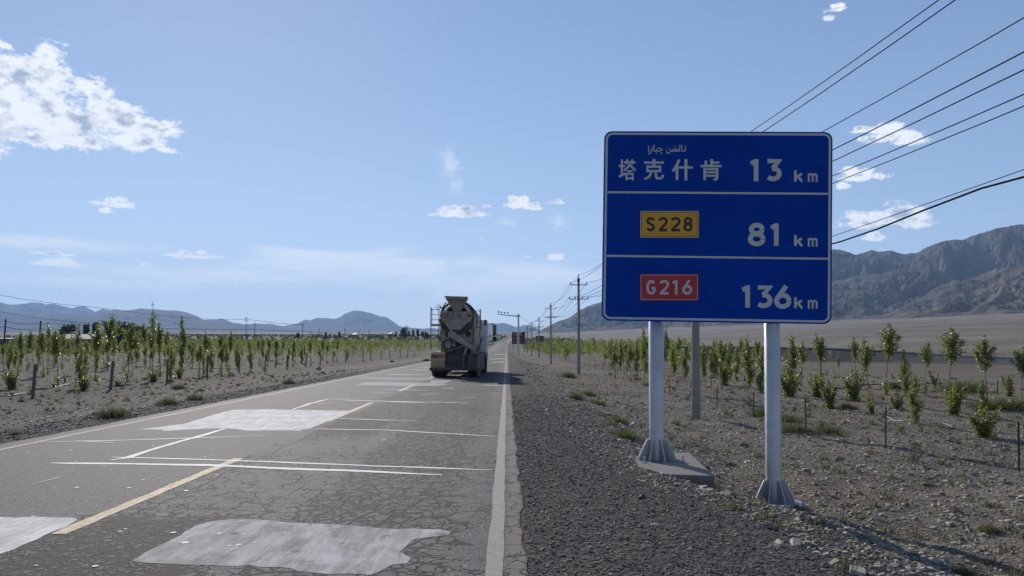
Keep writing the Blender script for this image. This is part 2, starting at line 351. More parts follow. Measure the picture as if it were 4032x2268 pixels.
# ------------------------------------------------------------------ road
def asphalt_material():
    m = bpy.data.materials.new('cracked_asphalt'); m.use_nodes = True; k = N(m.node_tree); b = m.node_tree.nodes['Principled BSDF']
    co = k.new('ShaderNodeTexCoord').outputs['Object']
    sp = k.new('ShaderNodeSeparateXYZ'); k.l.new(co, sp.inputs[0]); x, y = sp.outputs[0], sp.outputs[1]
    warp = k.vmath('ADD', co, k.vmath('MULTIPLY', k.vmath('SUBTRACT', k.noise(co, 2.2, 4, .6, 0, 1), (.5, .5, .5)), (.28, .28, 0)))
    warp2 = k.vmath('ADD', warp, k.vmath('MULTIPLY', k.vmath('SUBTRACT', k.noise(co, 22, 3, .6, 0, 1), (.5, .5, .5)), (.03, .03, 0)))
    big = k.noise(co, .35, 5, .6); n2 = k.noise(co, 3.0, 5, .65)
    stre = k.noise(k.vmath('MULTIPLY', co, (1.6, .05, 1)), 1.0, 3, .5)
    # alligator cracking: wheel tracks of the near lane, worst close to the centre line
    def band(c, w): return k.ramp(k.math('ABSOLUTE', k.math('SUBTRACT', x, c)), w*.55, w*1.25, 1.0, 0.0)
    t1 = k.math('MULTIPLY', band(-3.1, 1.0), k.ramp(y, 6.4, 7.8, 1.1, .0))
    t1 = k.math('MAXIMUM', t1, k.math('MULTIPLY', band(-3.0, .7), k.math('MULTIPLY', k.ramp(y, 11.5, 14, 0, .8), k.ramp(y, 15.5, 18, 1, 0))))
    t2 = k.math('MULTIPLY', band(-1.25, .95), .62)
    t3 = k.math('MULTIPLY', band(-2.6, 1.2), k.math('MULTIPLY', k.ramp(y, 13, 16), .55))
    base_m = k.math('ADD', k.math('MULTIPLY', k.ramp(x, -4.1, -3.7), .30), .04)
    msk = k.math('MAXIMUM', k.math('MAXIMUM', t1, t2), k.math('MAXIMUM', t3, base_m))
    msk = k.math('ADD', msk, k.math('MULTIPLY', k.math('SUBTRACT', n2, .5), .9))
    msk = k.math('ADD', msk, k.math('MULTIPLY', k.math('SUBTRACT', big, .5), .9))
    e1 = k.vor(warp2, 6.6, 'DISTANCE_TO_EDGE'); e2 = k.vor(warp2, 3.3, 'DISTANCE_TO_EDGE'); e3 = k.vor(k.vmath('ADD', warp2, (3, 7, 0)), 15, 'DISTANCE_TO_EDGE')
    w1 = k.ramp(msk, .32, .95, 0.04, .22, False)
    c1 = k.ramp(e1, 0.0, k.math('ADD', w1, .0005), 1.0, 0.0); c1 = k.math('MULTIPLY', c1, k.ramp(msk, .33, .42))
    c3 = k.ramp(e3, 0.0, .13, 1.0, 0.0); c3 = k.math('MULTIPLY', c3, k.ramp(msk, .55, .85))
    w2 = k.ramp(msk, .1, .6, 0.012, .05, False)
    c2 = k.ramp(e2, 0.0, k.math('ADD', w2, .0005), 1.0, 0.0); c2 = k.math('MULTIPLY', c2, k.ramp(msk, .2, .35))
    # long crack beside the centre line
    xl = k.math('ADD', k.math('ADD', x, 3.52), k.math('MULTIPLY', k.math('SUBTRACT', k.noise(k.vmath('MULTIPLY', co, (0, 1, 0)), 1.3, 5, .65), .5), .35))
    cl = k.ramp(k.math('ABSOLUTE', xl), .004, .016, 1.0, 0.0)
    cl = k.math('MULTIPLY', cl, k.ramp(y, 5, 6))
    crack = k.math('MAXIMUM', k.math('MAXIMUM', c1, c2), k.math('MAXIMUM', cl, c3), clamp=True) if False else k.math('MAXIMUM', k.math('MAXIMUM', c1, c2), k.math('MAXIMUM', cl, c3))
    base = k.mix(k.ramp(big, .3, .7), (.086, .088, .094), (.108, .109, .116))
    base = k.mix(k.ramp(stre, .3, .75), base, (.112, .109, .110))
    base = k.mix(k.math('MULTIPLY', k.ramp(x, -4.4, -5.2), .5), base, (.088, .080, .081))
    ag = k.vor(co, 140, 'F1', 'Color'); ags = k.new('ShaderNodeSeparateColor'); k.l.new(ag, ags.inputs[0])
    base = k.mix(k.math('MULTIPLY', k.ramp(ags.outputs[0], .8, .97), .75), base, (.40, .39, .38))
    base = k.mix(k.math('MULTIPLY', k.ramp(ags.outputs[1], .55, .95), .65), base, (.05, .048, .048))
    base = k.mix(k.math('MULTIPLY', k.ramp(msk, .55, 1.1), .35), base, (.056, .059, .068))
    g2 = k.vor(co, 65, 'F1', 'Color'); g2s = k.new('ShaderNodeSeparateColor'); k.l.new(g2, g2s.inputs[0])
    base = k.mix(k.math('MULTIPLY', k.ramp(g2s.outputs[0], .84, .95), .6), base, (.30, .30, .30))
    base = k.mix(k.math('MULTIPLY', k.ramp(g2s.outputs[1], .70, .92), .6), base, (.045, .043, .043))
    dust = k.ramp(k.math('ADD', x, k.math('MULTIPLY', k.math('SUBTRACT', n2, .5), .18)), -.06, .08)
    base = k.mix(k.math('MULTIPLY', dust, .8), base, (.20, .172, .155))
    col = k.mix(crack, base, (.010, .010, .011))
    k.put(b.inputs['Base Color'], col)
    b.inputs['Roughness'].default_value = .82; b.inputs['Specular IOR Level'].default_value = .11; b.inputs['Diffuse Roughness'].default_value = .3
    h = k.math('ADD', k.math('MULTIPLY', k.vor(co, 110), -.35), k.math('MULTIPLY', k.noise(co, 30, 3), .25))
    h = k.math('SUBTRACT', h, k.math('MULTIPLY', crack, 1.6))
    bn = k.new('ShaderNodeBump'); bn.inputs['Strength'].default_value = .55; bn.inputs['Distance'].default_value = .008
    k.put(bn.inputs['Height'], h); k.l.new(bn.outputs[0], b.inputs['Normal'])
    return m
M_asph = asphalt_material()
ys = np.concatenate([np.arange(-12, 60, .25), np.arange(60, 1100, 4.0)])
n = len(ys); sh = road_shift(ys); zz = road_z(ys)
re = RX1+(fbm(ys*2.1, ys*0, 5, 13)-.5)*.10; le = RX0+(fbm(ys*1.7, ys*0+5, 5, 15)-.5)*.18
cols = [(le+sh, zz-.12), (le+sh, zz-.003), (le+sh+.02, zz), (le+sh+.1, zz), (np.full(n, -6.0)+sh, zz+.0), (np.full(n, -4.0)+sh, zz), (np.full(n, -2.0)+sh, zz), (re+sh-.1, zz), (re+sh-.02, zz), (re+sh, zz-.003), (re+sh+.01, zz-.12)]
V = np.stack([np.stack([c[0], ys, c[1]], 1) for c in cols], 1).reshape(-1, 3); kx = len(cols)
I = (np.arange(n-1)[:, None]*kx+np.arange(kx-1)[None, :]).ravel(); Fc = np.stack([I, I+1, I+kx+1, I+kx], 1)
road = np_mesh('road', V, Fc, M_asph); props(road, kind='structure')

M_line = mat('worn_white_road_paint', (.25, .232, .215), .8, spec=.15, dr=0, var=.12, nscale=9, dirt=(.17, .16, .15), dirt_amt=.75, dirt_scale=14, bump=.3, bscale=80)
M_yell = mat('faded_yellow_road_paint', (.50, .42, .295), .8, spec=.15, dr=0, var=.1, nscale=8, dirt=(.22, .19, .15), dirt_amt=.6, dirt_scale=16, bump=.3, bscale=80)
M_seal = mat('pale_crack_sealant', (.62, .62, .62), .8, spec=.15, dr=0, var=.08, nscale=4, dirt=(.42, .42, .42), dirt_amt=.5, dirt_scale=5)
def patch_material(name, lo, hi, worn):
    m = bpy.data.materials.new(name); m.use_nodes = True; k = N(m.node_tree); b = m.node_tree.nodes['Principled BSDF']
    co = k.new('ShaderNodeTexCoord').outputs['Object']
    st = k.noise(k.vmath('MULTIPLY', co, (5.5, .9, 1)), 1.6, 7, .68, .6); st2 = k.noise(co, 2.0, 7, .68, .5)
    tr = k.new('ShaderNodeTexWave'); k.put(tr.inputs['Vector'], k.vmath('ADD', co, k.vmath('MULTIPLY', co, (0, .12, 0)))); tr.inputs['Scale'].default_value = 3.2; tr.inputs['Distortion'].default_value = 1.5; tr.inputs['Detail'].default_value = 3
    f = k.math('ADD', k.math('MULTIPLY', st, .55), k.math('MULTIPLY', st2, .45))
    c = k.mix(k.ramp(f, .38, .62), lo, hi)
    c = k.mix(k.math('MULTIPLY', k.ramp(tr.outputs[1], .6, .95), .10), c, (.2, .2, .21))
    sp = k.vor(co, 120, 'F1', 'Color'); s2 = k.new('ShaderNodeSeparateColor'); k.l.new(sp, s2.inputs[0])
    c = k.mix(k.math('MULTIPLY', k.ramp(s2.outputs[0], .75, .98), .35), c, (.14, .135, .13))
    c = k.mix(k.math('MULTIPLY', k.ramp(k.noise(co, 4.5, 8, .72, .2), .55, .68), worn), c, (.085, .08, .078))
    k.put(b.inputs['Base Color'], c); b.inputs['Roughness'].default_value = .85; b.inputs['Specular IOR Level'].default_value = .08; b.inputs['Diffuse Roughness'].default_value = .1
    bn = k.new('ShaderNodeBump'); bn.inputs['Strength'].default_value = .35; bn.inputs['Distance'].default_value = .008
    k.put(bn.inputs['Height'], k.math('ADD', k.noise(co, 60, 4), k.math('MULTIPLY', st, .4))); k.l.new(bn.outputs[0], b.inputs['Normal'])
    return m
M_p1 = patch_material('grey_slurry_patch', (.20, .196, .192), (.44, .44, .445), .8)
M_p2 = patch_material('white_slurry_patch', (.44, .432, .43), (.68, .672, .665), .3)
M_p3 = patch_material('pale_green_slurry_patch', (.22, .228, .224), (.30, .304, .30), .3)
M_p4 = patch_material('thin_white_slurry', (.25, .25, .258), (.38, .38, .385), .3)

def sheet(name, pts, z, m, parent, thick=.003):
    p = [(v.x, v.y) for v in pts]
    if sum(p[i][0]*p[(i+1) % len(p)][1]-p[(i+1) % len(p)][0]*p[i][1] for i in range(len(p))) < 0: p = p[::-1]
    b = MB(); b.prism(p, z-thick, z, lambda u, v, d: (u, v, d+float(road_z(v)))); return b.build(name, m, parent)
def rough_edge(pts, amp=.03, step=.09):
    out = []
    for i, a in enumerate(pts):
        b = pts[(i+1) % len(pts)]; L = (b-a).length; k_ = max(1, min(24, int(L/step)))
        for j in range(k_):
            p = a.lerp(b, j/k_); out.append(Vector((p.x+random.uniform(-amp, amp), p.y+random.uniform(-amp, amp)*1.2, 0)))
    return out
c7 = lambda L: [at(x*.8152, 1500+y*.8152) for x, y in L]
cp = lambda L: [at(x, y) for x, y in L]
PATCH = [
 (c7([(645,868),(700,830),(800,790),(880,745),(940,700),(1000,680),(1100,668),(1200,668),(1350,680),(1500,690),(1650,695),(1800,712),(2000,716),(2130,720),(2170,728),(2160,745),(2000,765),(1965,790),(1940,830),(1980,860),(1960,880),(1900,890),(1850,920),(1800,935),(1700,935),(1500,930),(1400,910),(1200,895),(1000,890),(800,885),(690,882)]), M_p1, 'large grey slurry patch with ragged ends in the right lane'),
 (c7([(0,660),(150,660),(350,662),(390,668),(330,705),(250,735),(150,780),(60,815),(0,838),(-200,900),(-400,905),(-400,665)]), M_p2, 'white slurry patch left of the yellow centre dash'),
 (c7([(670,235),(800,220),(900,205),(1000,175),(1080,150),(1130,140),(1300,138),(1500,142),(1690,145),(1660,160),(1600,190),(1500,230),(1450,242),(1350,240),(1200,242),(1100,230),(1000,232),(800,242),(760,236)]), M_p2, 'wide white slurry patch across the left lane'),
 (cp([(1400,1517),(1440,1506),(1500,1504),(1600,1507),(1700,1510),(1775,1514),(1730,1519),(1600,1521),(1500,1519)]), M_p4, None),
 (cp([(1403,1490),(1422,1486),(1520,1487),(1690,1489),(1700,1496),(1600,1497),(1500,1496)]), M_p3, None),
 (cp([(1700,1497),(1780,1498),(1750,1511),(1690,1510)]), M_p3, None),
 (cp([(1510,1474),(1600,1473),(1680,1475),(1660,1478),(1540,1478)]), M_p4, None),
 (cp([(1620,1456),(1690,1455),(1694,1459),(1640,1460)]), M_p3, None),
 (cp([(1640,1447),(1690,1446),(1692,1449),(1650,1449)]), M_p4, None),
 (cp([(1440,1545),(1500,1543),(1560,1546),(1500,1549)]), M_p3, None),
 (cp([(1930,1412),(1990,1411),(1990,1415),(1930,1416)]), M_p3, None),
 (cp([(1935,1425),(1985,1424),(1988,1428),(1935,1429)]), M_p3, None),
 (cp([(1940,1396),(1990,1395),(1990,1398),(1942,1399)]), M_p3, None),
 (cp([(1880,1516),(1960,1516),(2000,1519),(1930,1522)]), M_p3, None),
]
for i, (p, m, lab) in enumerate(PATCH):
    o = sheet('repair_patch', rough_edge(p, .02 if i < 3 else .05, .1 if i < 3 else .4), .0025+.00006*i, m, road, .001)
    if lab: o['label'] = lab
def strip(name, P, w, z, m, parent, taper=True):
    P = [Vector((p.x, p.y, 0)) for p in P]; L = []; Rr = []
    Q = []
    for i in range(len(P)-1):
        k_ = max(2, min(14, int((P[i+1]-P[i]).length/.35)))
        for j in range(k_): Q.append(P[i].lerp(P[i+1], j/k_))
    Q.append(P[-1])
    for i, q in enumerate(Q):
        t = (Q[min(i+1, len(Q)-1)]-Q[max(i-1, 0)]).normalized(); nn = Vector((-t.y, t.x, 0))
        e = min(i, len(Q)-1-i); ww = w*(.45+.55*min(1, e/2)) if taper else w
        ww *= random.uniform(.8, 1.2) if taper else random.uniform(.97, 1.03); q = q+nn*(random.uniform(-.015, .015) if taper else 0)
        L.append(q+nn*ww/2); Rr.append(q-nn*ww/2)
    V = [(p.x, p.y, z+float(road_z(p.y))) for p in L+Rr]; n_ = len(L)
    b = MB(); b.add(V, [(i+1, i, n_+i, n_+i+1) for i in range(n_-1)]); return b.build(name, m, parent)
SEAL = [(c7([(245,398),(400,400),(1000,408),(1400,425),(1800,440),(2140,455)]), .11), (c7([(540,370),(900,378),(1300,392),(1800,412),(2380,432)]), .075),
        (c7([(535,384),(620,372),(760,325),(920,280),(1010,255),(1085,232)]), .10), (c7([(200,297),(600,288),(900,278),(1280,265)]), .07), (c7([(380,292),(550,300)]), .06),
        (c7([(1440,232),(1850,238),(2100,252),(2400,270)]), .07), (c7([(1590,182),(1850,190),(2010,195)]), .08), (c7([(1410,140),(1500,110),(1590,88)]), .09),
        (c7([(1590,88),(1700,95),(2000,103),(2100,104)]), .12), (cp([(1500,1582),(1640,1586),(1710,1584),(1845,1588)]), .10), (cp([(1500,1533),(1570,1535),(1690,1538)]), .15),
        (cp([(1649,1554),(1733,1551)]), .15), (c7([(160,500),(300,465)]), .03), (cp([(1740,1530),(1790,1530)]), .2), (cp([(1820,1565),(1880,1568)]), .1), (cp([(1300,1565),(1380,1566)]), .1), (cp([(1240,1590),(1310,1591)]), .1)]
for i, (p, w) in enumerate(SEAL): strip('crack_seal', p, w*1.15, .0042+.00003*i, M_seal, road)
for i in range(46):
    if i < 30: p = at(random.uniform(20, 1100), random.uniform(1760, 2240))
    else: p = Vector((random.uniform(-7.5, -.6), random.uniform(5, 16), 0))
    r = random.uniform(.008, .03); a0 = random.random()*6
    pts = [Vector((p.x+r*math.cos(a0+a)*random.uniform(.7, 1.5), p.y+r*1.2*math.sin(a0+a)*random.uniform(.7, 1.3), 0)) for a in np.linspace(0, 5.6, 9)]
    sheet('sealant_drop', pts, .0050+.00001*i, M_seal, road, .0003)
lx = at(1957, 2200).x
def long_line(name, xa, xb, y0, y1, z, m, step=.5):
    yy = [y0]
    while yy[-1] < y1: yy.append(min(y1, yy[-1]+(step if yy[-1] < 60 else 6)))
    V = []
    for y in yy:
        s = float(road_shift(y)); h = float(road_z(y))+z; j = lambda: random.uniform(-.008, .008)
        V += [(xa+s+j(), y, h), (xb+s+j(), y, h)]
    b = MB(); b.add(V, [(2*i, 2*i+1, 2*i+3, 2*i+2) for i in range(len(yy)-1)]); return b.build(name, m, road)
long_line('edge_line', lx-.075, lx+.05, 1.0, 640, .0035, M_line)
xl_ = at(0, 1769).x
long_line('edge_line', xl_-.02, xl_+.12, 1.0, 640, .0035, M_line)
xc_ = at(600, 1948).x
print('lines', lx, xc_, xl_)
for (a, b_) in ((6.45, 10.75), (16.0, 21.3), (26.6, 31.0)): long_line('centre_dash', xc_-.065, xc_+.075, a, b_, .0038, M_yell, .2)
for i in range(16):
    y0 = 37+10.2*i; long_line('centre_dash', xc_-.065, xc_+.065, y0, y0+4.6, .0038, M_yell)

# ------------------------------------------------------------------ mountains (layered ridges)
def rock_material(name, a, b_, c_):
    m = bpy.data.materials.new(name); m.use_nodes = True; k = N(m.node_tree); b = m.node_tree.nodes['Principled BSDF']
    co = k.new('ShaderNodeTexCoord').outputs['Object']
    n1 = k.noise(co, .0016, 8, .62, .6); n2 = k.noise(co, .011, 8, .68, .4)
    c = k.mix(k.ramp(n1, .36, .64), a, b_); c = k.mix(k.ramp(n2, .42, .66), c, c_)
    k.put(b.inputs['Base Color'], c); b.inputs['Roughness'].default_value = .95; b.inputs['Specular IOR Level'].default_value = .1; b.inputs['Diffuse Roughness'].default_value = 1.0
    bn = k.new('ShaderNodeBump'); bn.inputs['Strength'].default_value = 1.0; bn.inputs['Distance'].default_value = 45
    k.put(bn.inputs['Height'], n2); k.l.new(bn.outputs[0], b.inputs['Normal']); return m
M_rock = rock_material('bare_brown_rock', (.20, .165, .13), (.34, .28, .215), (.12, .11, .095))
M_far = rock_material('distant_rock', (.036, .035, .036), (.050, .047, .045), (.030, .030, .032))
def ridge(name, sky, r0, wf, wb, m, nr=120, step=4, spur=260., amp=.5, seed=1, detail=2.5, r_slope=0.0):
    sky = sorted(sky); px = np.arange(sky[0][0], sky[-1][0]+1, step, dtype=float)
    py = np.interp(px, [s[0] for s in sky], [s[1] for s in sky]) + (fbm(px*.03, px*0+seed, 5, seed)-.5)*detail*2 + (fbm(px*.12, px*0+seed, 4, seed+3)-.5)*detail*1.6
    az = []; H = []
    for a, b in zip(px, py):
        d = ray(a, b); az.append(math.atan2(d.x, d.y)); H.append(d.z/math.hypot(d.x, d.y))
    az = np.array(az); tanel = np.array(H)
    r0a = r0*(1+r_slope*(px-px.mean())/(px.max()-px.min()))*(1+.05*(fbm(px*.006, px*0, 3, seed+5)-.5))
    t = np.concatenate([-(np.linspace(1, 0, int(nr*.8))**1.15), np.linspace(0, 1, int(nr*.2))[1:]])
    A, T = np.meshgrid(az, t); Rr = np.where(T < 0, r0a[None, :]+T*wf, r0a[None, :]+T*wb)
    X = Rr*np.sin(A); Y = Rr*np.cos(A)
    top = CAM_Z+tanel[None, :]*r0a[None, :]
    g0 = ground_h(X, Y, False)-6
    prof = (1-np.abs(T))**1.25
    s = A*r0
    wx = (fbm(X/spur*.7, Y/spur*.7, 4, seed+90)-.5)*1.4
    n1 = ridged(s/spur+wx*.6+T*.35, T*wf/spur*.38+wx, 7, seed, .58)
    n2 = ridged(X/(spur*.45), Y/(spur*.45), 5, seed+8, .55)
    e = np.clip(np.abs(T)*2.4, 0, 1)
    rel = np.maximum(top-g0, 1)
    fr = prof*(1-e*amp*(.62-n1)*1.4-e*amp*.75*(.5-n2))
    fr = np.clip(fr, 0, 1.0+.0*T)
    lim = CAM_Z+tanel[None, :]*Rr                               # never above the skyline
    Z = np.minimum(g0+rel*fr, np.where(np.abs(T) > .002, lim-1.0, 1e9))
    V = np.stack([X.ravel(), Y.ravel(), Z.ravel()], 1); nx_ = len(az); ny_ = len(t)
    I = (np.arange(ny_-1)[:, None]*nx_+np.arange(nx_-1)[None, :]).ravel()
    o = np_mesh(name, V, np.stack([I, I+1, I+nx_+1, I+nx_], 1), m, None, True); props(o, kind='structure'); return float(Z.max())
z5 = lambda L: [(x*.3796, 1150+y*.3796) for x, y in L]
z6 = lambda L: [(800+x*.3796, 1150+y*.3796) for x, y in L]
z8 = lambda L: [(3200+x*.4832, 700+y*.4832) for x, y in L]
TOP = 0
TOP = max(TOP, ridge('mountain_range', [(-300,1190),(-120,1200)]+z5([(0,108),(100,130),(200,125),(330,108),(440,115),(470,130),(545,120),(640,140),(700,155),(740,170),(800,155),(870,142),(930,175),(990,205),(1060,172),(1150,185),(1300,230),(1700,400)]), 13500, 2500, 1500, M_far, 60, 4, 900, .5, 11, 1.2))
TOP = max(TOP, ridge('mountain_range', [(-300,1240)]+z5([(0,215),(80,208),(180,220),(280,220),(380,200),(440,220),(490,230),(560,210),(640,225),(800,215),(990,225),(1080,210),(1200,180),(1260,190),(1380,185),(1460,168),(1520,175),(1620,180),(1720,190),(1800,190),(1900,200),(1990,230),(2060,255),(2130,285),(2230,285),(2300,275)])+z6([(0,285),(190,275),(250,290),(310,320),(350,318),(420,335),(540,325),(700,330),(860,360),(920,375),(1000,405),(1100,440)]), 9500, 3000, 1500, M_far, 80, 4, 700, .45, 12, 1.4))
TOP = max(TOP, ridge('mountain_range', [(1050,1315)]+z6([(760,400),(860,345),(960,330),(1060,285),(1110,295),(1180,268),(1280,270),(1350,280),(1430,255),(1460,230),(1560,190),(1640,195),(1760,225),(1830,250),(1900,260),(1980,310),(2040,355),(2100,360),(2170,370),(2280,378),(2371,370)])+[(1720,1293),(1800,1290),(1880,1284),(1938,1272),(1960,1274),(1985,1271),(2015,1281),(2037,1289),(2062,1280),(2085,1279),(2110,1290),(2135,1302),(2180,1320),(2230,1330)], 11000, 2200, 1500, M_far, 80, 4, 800, .4, 13, 1.0))
TOP = max(TOP, ridge('foothill', [(-200,1275)]+z5([(0,290),(300,300),(700,320),(1000,320),(1200,290),(1400,285),(1700,300),(2000,300),(2371,310)])+[(1000,1285),(1200,1298),(1400,1305),(1640,1312)], 8300, 1800, 1200, M_far, 50, 6, 500, .5, 14, 1.5))
TOP = max(TOP, ridge('mountain', [(2030,1335),(2075,1322),(2124,1303),(2141,1293),(2193,1267),(2245,1248),(2284,1219),(2331,1200),(2367,1188),(2500,1150),(2700,1085),(2900,1030),(3050,1000),(3150,985)]+z8([(160,585),(215,582),(350,628),(480,590),(540,603),(640,592),(740,620),(800,617),(850,617),(930,563),(1060,520),(1160,502),(1215,510),(1300,475),(1500,410),(1700,380)])+[(4200,875),(4500,900)], 4600, 1700, 1200, M_rock, 260, 3, 260, .95, 21, 2.5, -.12))
TOP = max(TOP, ridge('mountain_spur', [(2700,1240),(2900,1190),(3100,1140)]+z8([(160,850),(400,790),(560,780),(700,745),(780,738),(840,710),(890,675),(940,690),(1000,730),(1100,790),(1170,830),(1400,880),(1700,900)])+[(4300,1150)], 3500, 1100, 600, M_rock, 220, 3, 190, .9, 23, 4))
TOP = max(TOP, ridge('mountain_spur', [(2850,1262),(3050,1200),(3180,1160)]+z8([(160,925),(300,910),(400,915),(560,930),(630,970),(680,1030),(760,1080),(900,1130)]), 3000, 750, 500, M_rock, 170, 3, 140, .9, 25, 4))
TOP = max(TOP, ridge('mountain_spur', z8([(200,1190),(300,1168),(500,1120),(700,1058),(900,960),(1000,900),(1170,835),(1240,838),(1400,780),(1480,742),(1600,738),(1722,700)])+[(4200,1010),(4500,980)], 2600, 900, 500, M_rock, 220, 3, 170, .75, 27, 4, -.1))
TOP = max(TOP, ridge('mountain_spur', z8([(1180,1200),(1300,1185),(1420,1175),(1600,1090),(1722,1030)])+[(4150,1160),(4500,1110)], 2050, 550, 300, M_rock, 150, 3, 110, .6, 29, 3, -.1))
print('top', TOP)

# haze: one closed box round everything
M_haze = bpy.data.materials.new('haze'); M_haze.use_nodes = True; kk = N(M_haze.node_tree); kk.n.clear()
ho = kk.new('ShaderNodeOutputMaterial'); hv = kk.new('ShaderNodeVolumePrincipled')
hv.inputs['Color'].default_value = (.36, .60, 1.0, 1); hv.inputs['Density'].default_value = HAZE = 5.6e-5; hv.inputs['Anisotropy'].default_value = .1
kk.l.new(hv.outputs[0], ho.inputs['Volume'])
hz = MB().box(-17200, 17200, -100, 17400, float(GZ.min())-1.5, max(TOP, float(GZ.max()))+30).build('haze', M_haze); props(hz, kind='stuff')

# ------------------------------------------------------------------ sign
M_blue = mat('blue_sign_sheeting', (.002, .050, .37), .6, var=.10, nscale=.8, spec=.06)
M_white = mat('reflective_white_sheeting', (.50, .54, .58), .5, var=.05, nscale=12)
M_galv = mat('galvanised_steel', (.46, .48, .51), .5, .5, var=.06, nscale=5, dirt=(.33, .33, .335), dirt_amt=.4, dirt_scale=3.4, bump=.08, bscale=40)
M_alu = mat('aluminium_sign_back', (.45, .46, .47), .5, .6)
M_syel = mat('yellow_sign_sheeting', (.62, .34, .02), .5, var=.05); M_sred = mat('red_sign_sheeting', (.42, .02, .03), .5, var=.05); M_sblk = mat('black_sign_sheeting', (.012, .012, .014), .5)
cc = lambda x, y: (2300+.5936*x, 480+.5936*y)
zt = lambda x, y: (2400+.2329*x, 500+.2329*y)
SY_L, SY_R = 10.42, 10.24
pl = at(2587, 1815, 0.0); pr = at_y(3045, 1977, 10.25)
def corner(c, y): p = at_y(*cc(*c), y); return p
TL = corner((132, 62), SY_L); BL = corner((117, 1316), SY_L); TR = corner((1638, 66), SY_R); BR = corner((1651, 1343), SY_R)
print('sign', TL, TR, BL, BR, 'posts', pl, pr)
# best vertical plane through the corners
C0 = (TL+BL+TR+BR)/4; ux = ((TR-TL)+(BR-BL)); ux.z = 0; ux.normalize(); uz = Vector((0, 0, 1)); un = ux.cross(uz).normalized()   # un faces +y? made to face the camera below
if un.y > 0: un = -un
SWd = ((TR-TL).length+(BR-BL).length)/2; SHt = ((TL-BL).length+(TR-BR).length)/2
print('size', SWd, SHt, un)
def s_uv(px, py):                                          # pixel -> sign plane coordinates (metres from centre)
    d = ray(px, py); t = (C0-Vector((0, 0, CAM_Z))).dot(un)/d.dot(un); p = Vector((0, 0, CAM_Z))+d*t-C0; return p.dot(ux), p.dot(uz)
def s_pt(u, v, d): return tuple(C0+ux*u+uz*v+un*d)
cs = [s_uv(*cc(*q)) for q in ((132, 62), (1638, 66), (1651, 1343), (117, 1316))]
hw = (cs[1][0]-cs[0][0]+cs[2][0]-cs[3][0])/4; hh = (cs[0][1]-cs[3][1]+cs[1][1]-cs[2][1])/4
uc = sum(q[0] for q in cs)/4; vc_ = sum(q[1] for q in cs)/4
roll = math.atan2(cs[1][1]-cs[0][1]+cs[2][1]-cs[3][1], 4*hw); print('roll', math.degrees(roll), cs)
def rrect(hw, hh, r, n=6):
    P = []
    for (sx, sy, a0) in ((1, 1, 0), (-1, 1, 90), (-1, -1, 180), (1, -1, 270)):
        for i in range(n+1):
            a = R(a0+90*i/n); P.append((uc+sx*(hw-r)+r*math.cos(a), vc_+sy*(hh-r)+r*math.sin(a)))
    cr, sr = math.cos(roll), math.sin(roll)
    return [(uc+(u-uc)*cr-(v-vc_)*sr, vc_+(u-uc)*sr+(v-vc_)*cr) for u, v in P]
sign = empty('road_sign', ((pl.x+pr.x)/2, (pl.y+pr.y)/2, -.3)); inv = Vector(sign.location)
def sub(o): o.matrix_parent_inverse = Matrix.Translation(-inv); return o
props(sign, 'large blue distance sign on two grey steel posts beside the road', 'road sign')
b = MB(); b.prism(rrect(hw, hh, .11), 0, -.03, s_pt); sub(b.build('panel', M_blue, sign))
LAYER = [0.0016]
def ribbon(b, P, w, closed=False, d=None):
    if d is None: LAYER[0] += .00008; d = LAYER[0]
    n_ = len(P); L = []; Rr = []
    for i in range(n_):
        p = P[i]; a = P[(i-1) % n_] if (closed or i > 0) else None; c = P[(i+1) % n_] if (closed or i < n_-1) else None
        def nrm(q, r_): dx, dy = r_[0]-q[0], r_[1]-q[1]; l = math.hypot(dx, dy) or 1e-9; return (-dy/l, dx/l)
        if a is None: m_ = nrm(p, c); sc = 1
        elif c is None: m_ = nrm(a, p); sc = 1
        else:
            n1 = nrm(a, p); n2 = nrm(p, c); mx, my = n1[0]+n2[0], n1[1]+n2[1]; l = math.hypot(mx, my) or 1e-9
            m_ = (mx/l, my/l); sc = min(1.8, 1/max(.3, m_[0]*n1[0]+m_[1]*n1[1]))
        L.append((p[0]+m_[0]*w/2*sc, p[1]+m_[1]*w/2*sc)); Rr.append((p[0]-m_[0]*w/2*sc, p[1]-m_[1]*w/2*sc))
    V = [s_pt(u, v, d) for u, v in L]+[s_pt(u, v, d) for u, v in Rr]
    m_ = n_ if closed else n_-1
    b.add(V, [(i, (i+1) % n_, n_+(i+1) % n_, n_+i) for i in range(m_)])
PX = 2*hw/1515                                            # metres per crop pixel
b = MB(); ribbon(b, rrect(hw-.036, hh-.036, .085), .030, True); sub(b.build('border_line', M_white, sign))
b = MB(); ribbon(b, [s_uv(*cc(154, 466)), s_uv(*cc(1618, 477))], .028); sub(b.build('divider_line', M_white, sign))
b = MB(); ribbon(b, [s_uv(*cc(150, 888)), s_uv(*cc(1618, 908))], .028); sub(b.build('divider_line', M_white, sign))
def arc(cx, cy, rx, ry, a0, a1, n=10): return [(cx+rx*math.cos(R(a0+(a1-a0)*i/n)), cy+ry*math.sin(R(a0+(a1-a0)*i/n))) for i in range(n+1)]
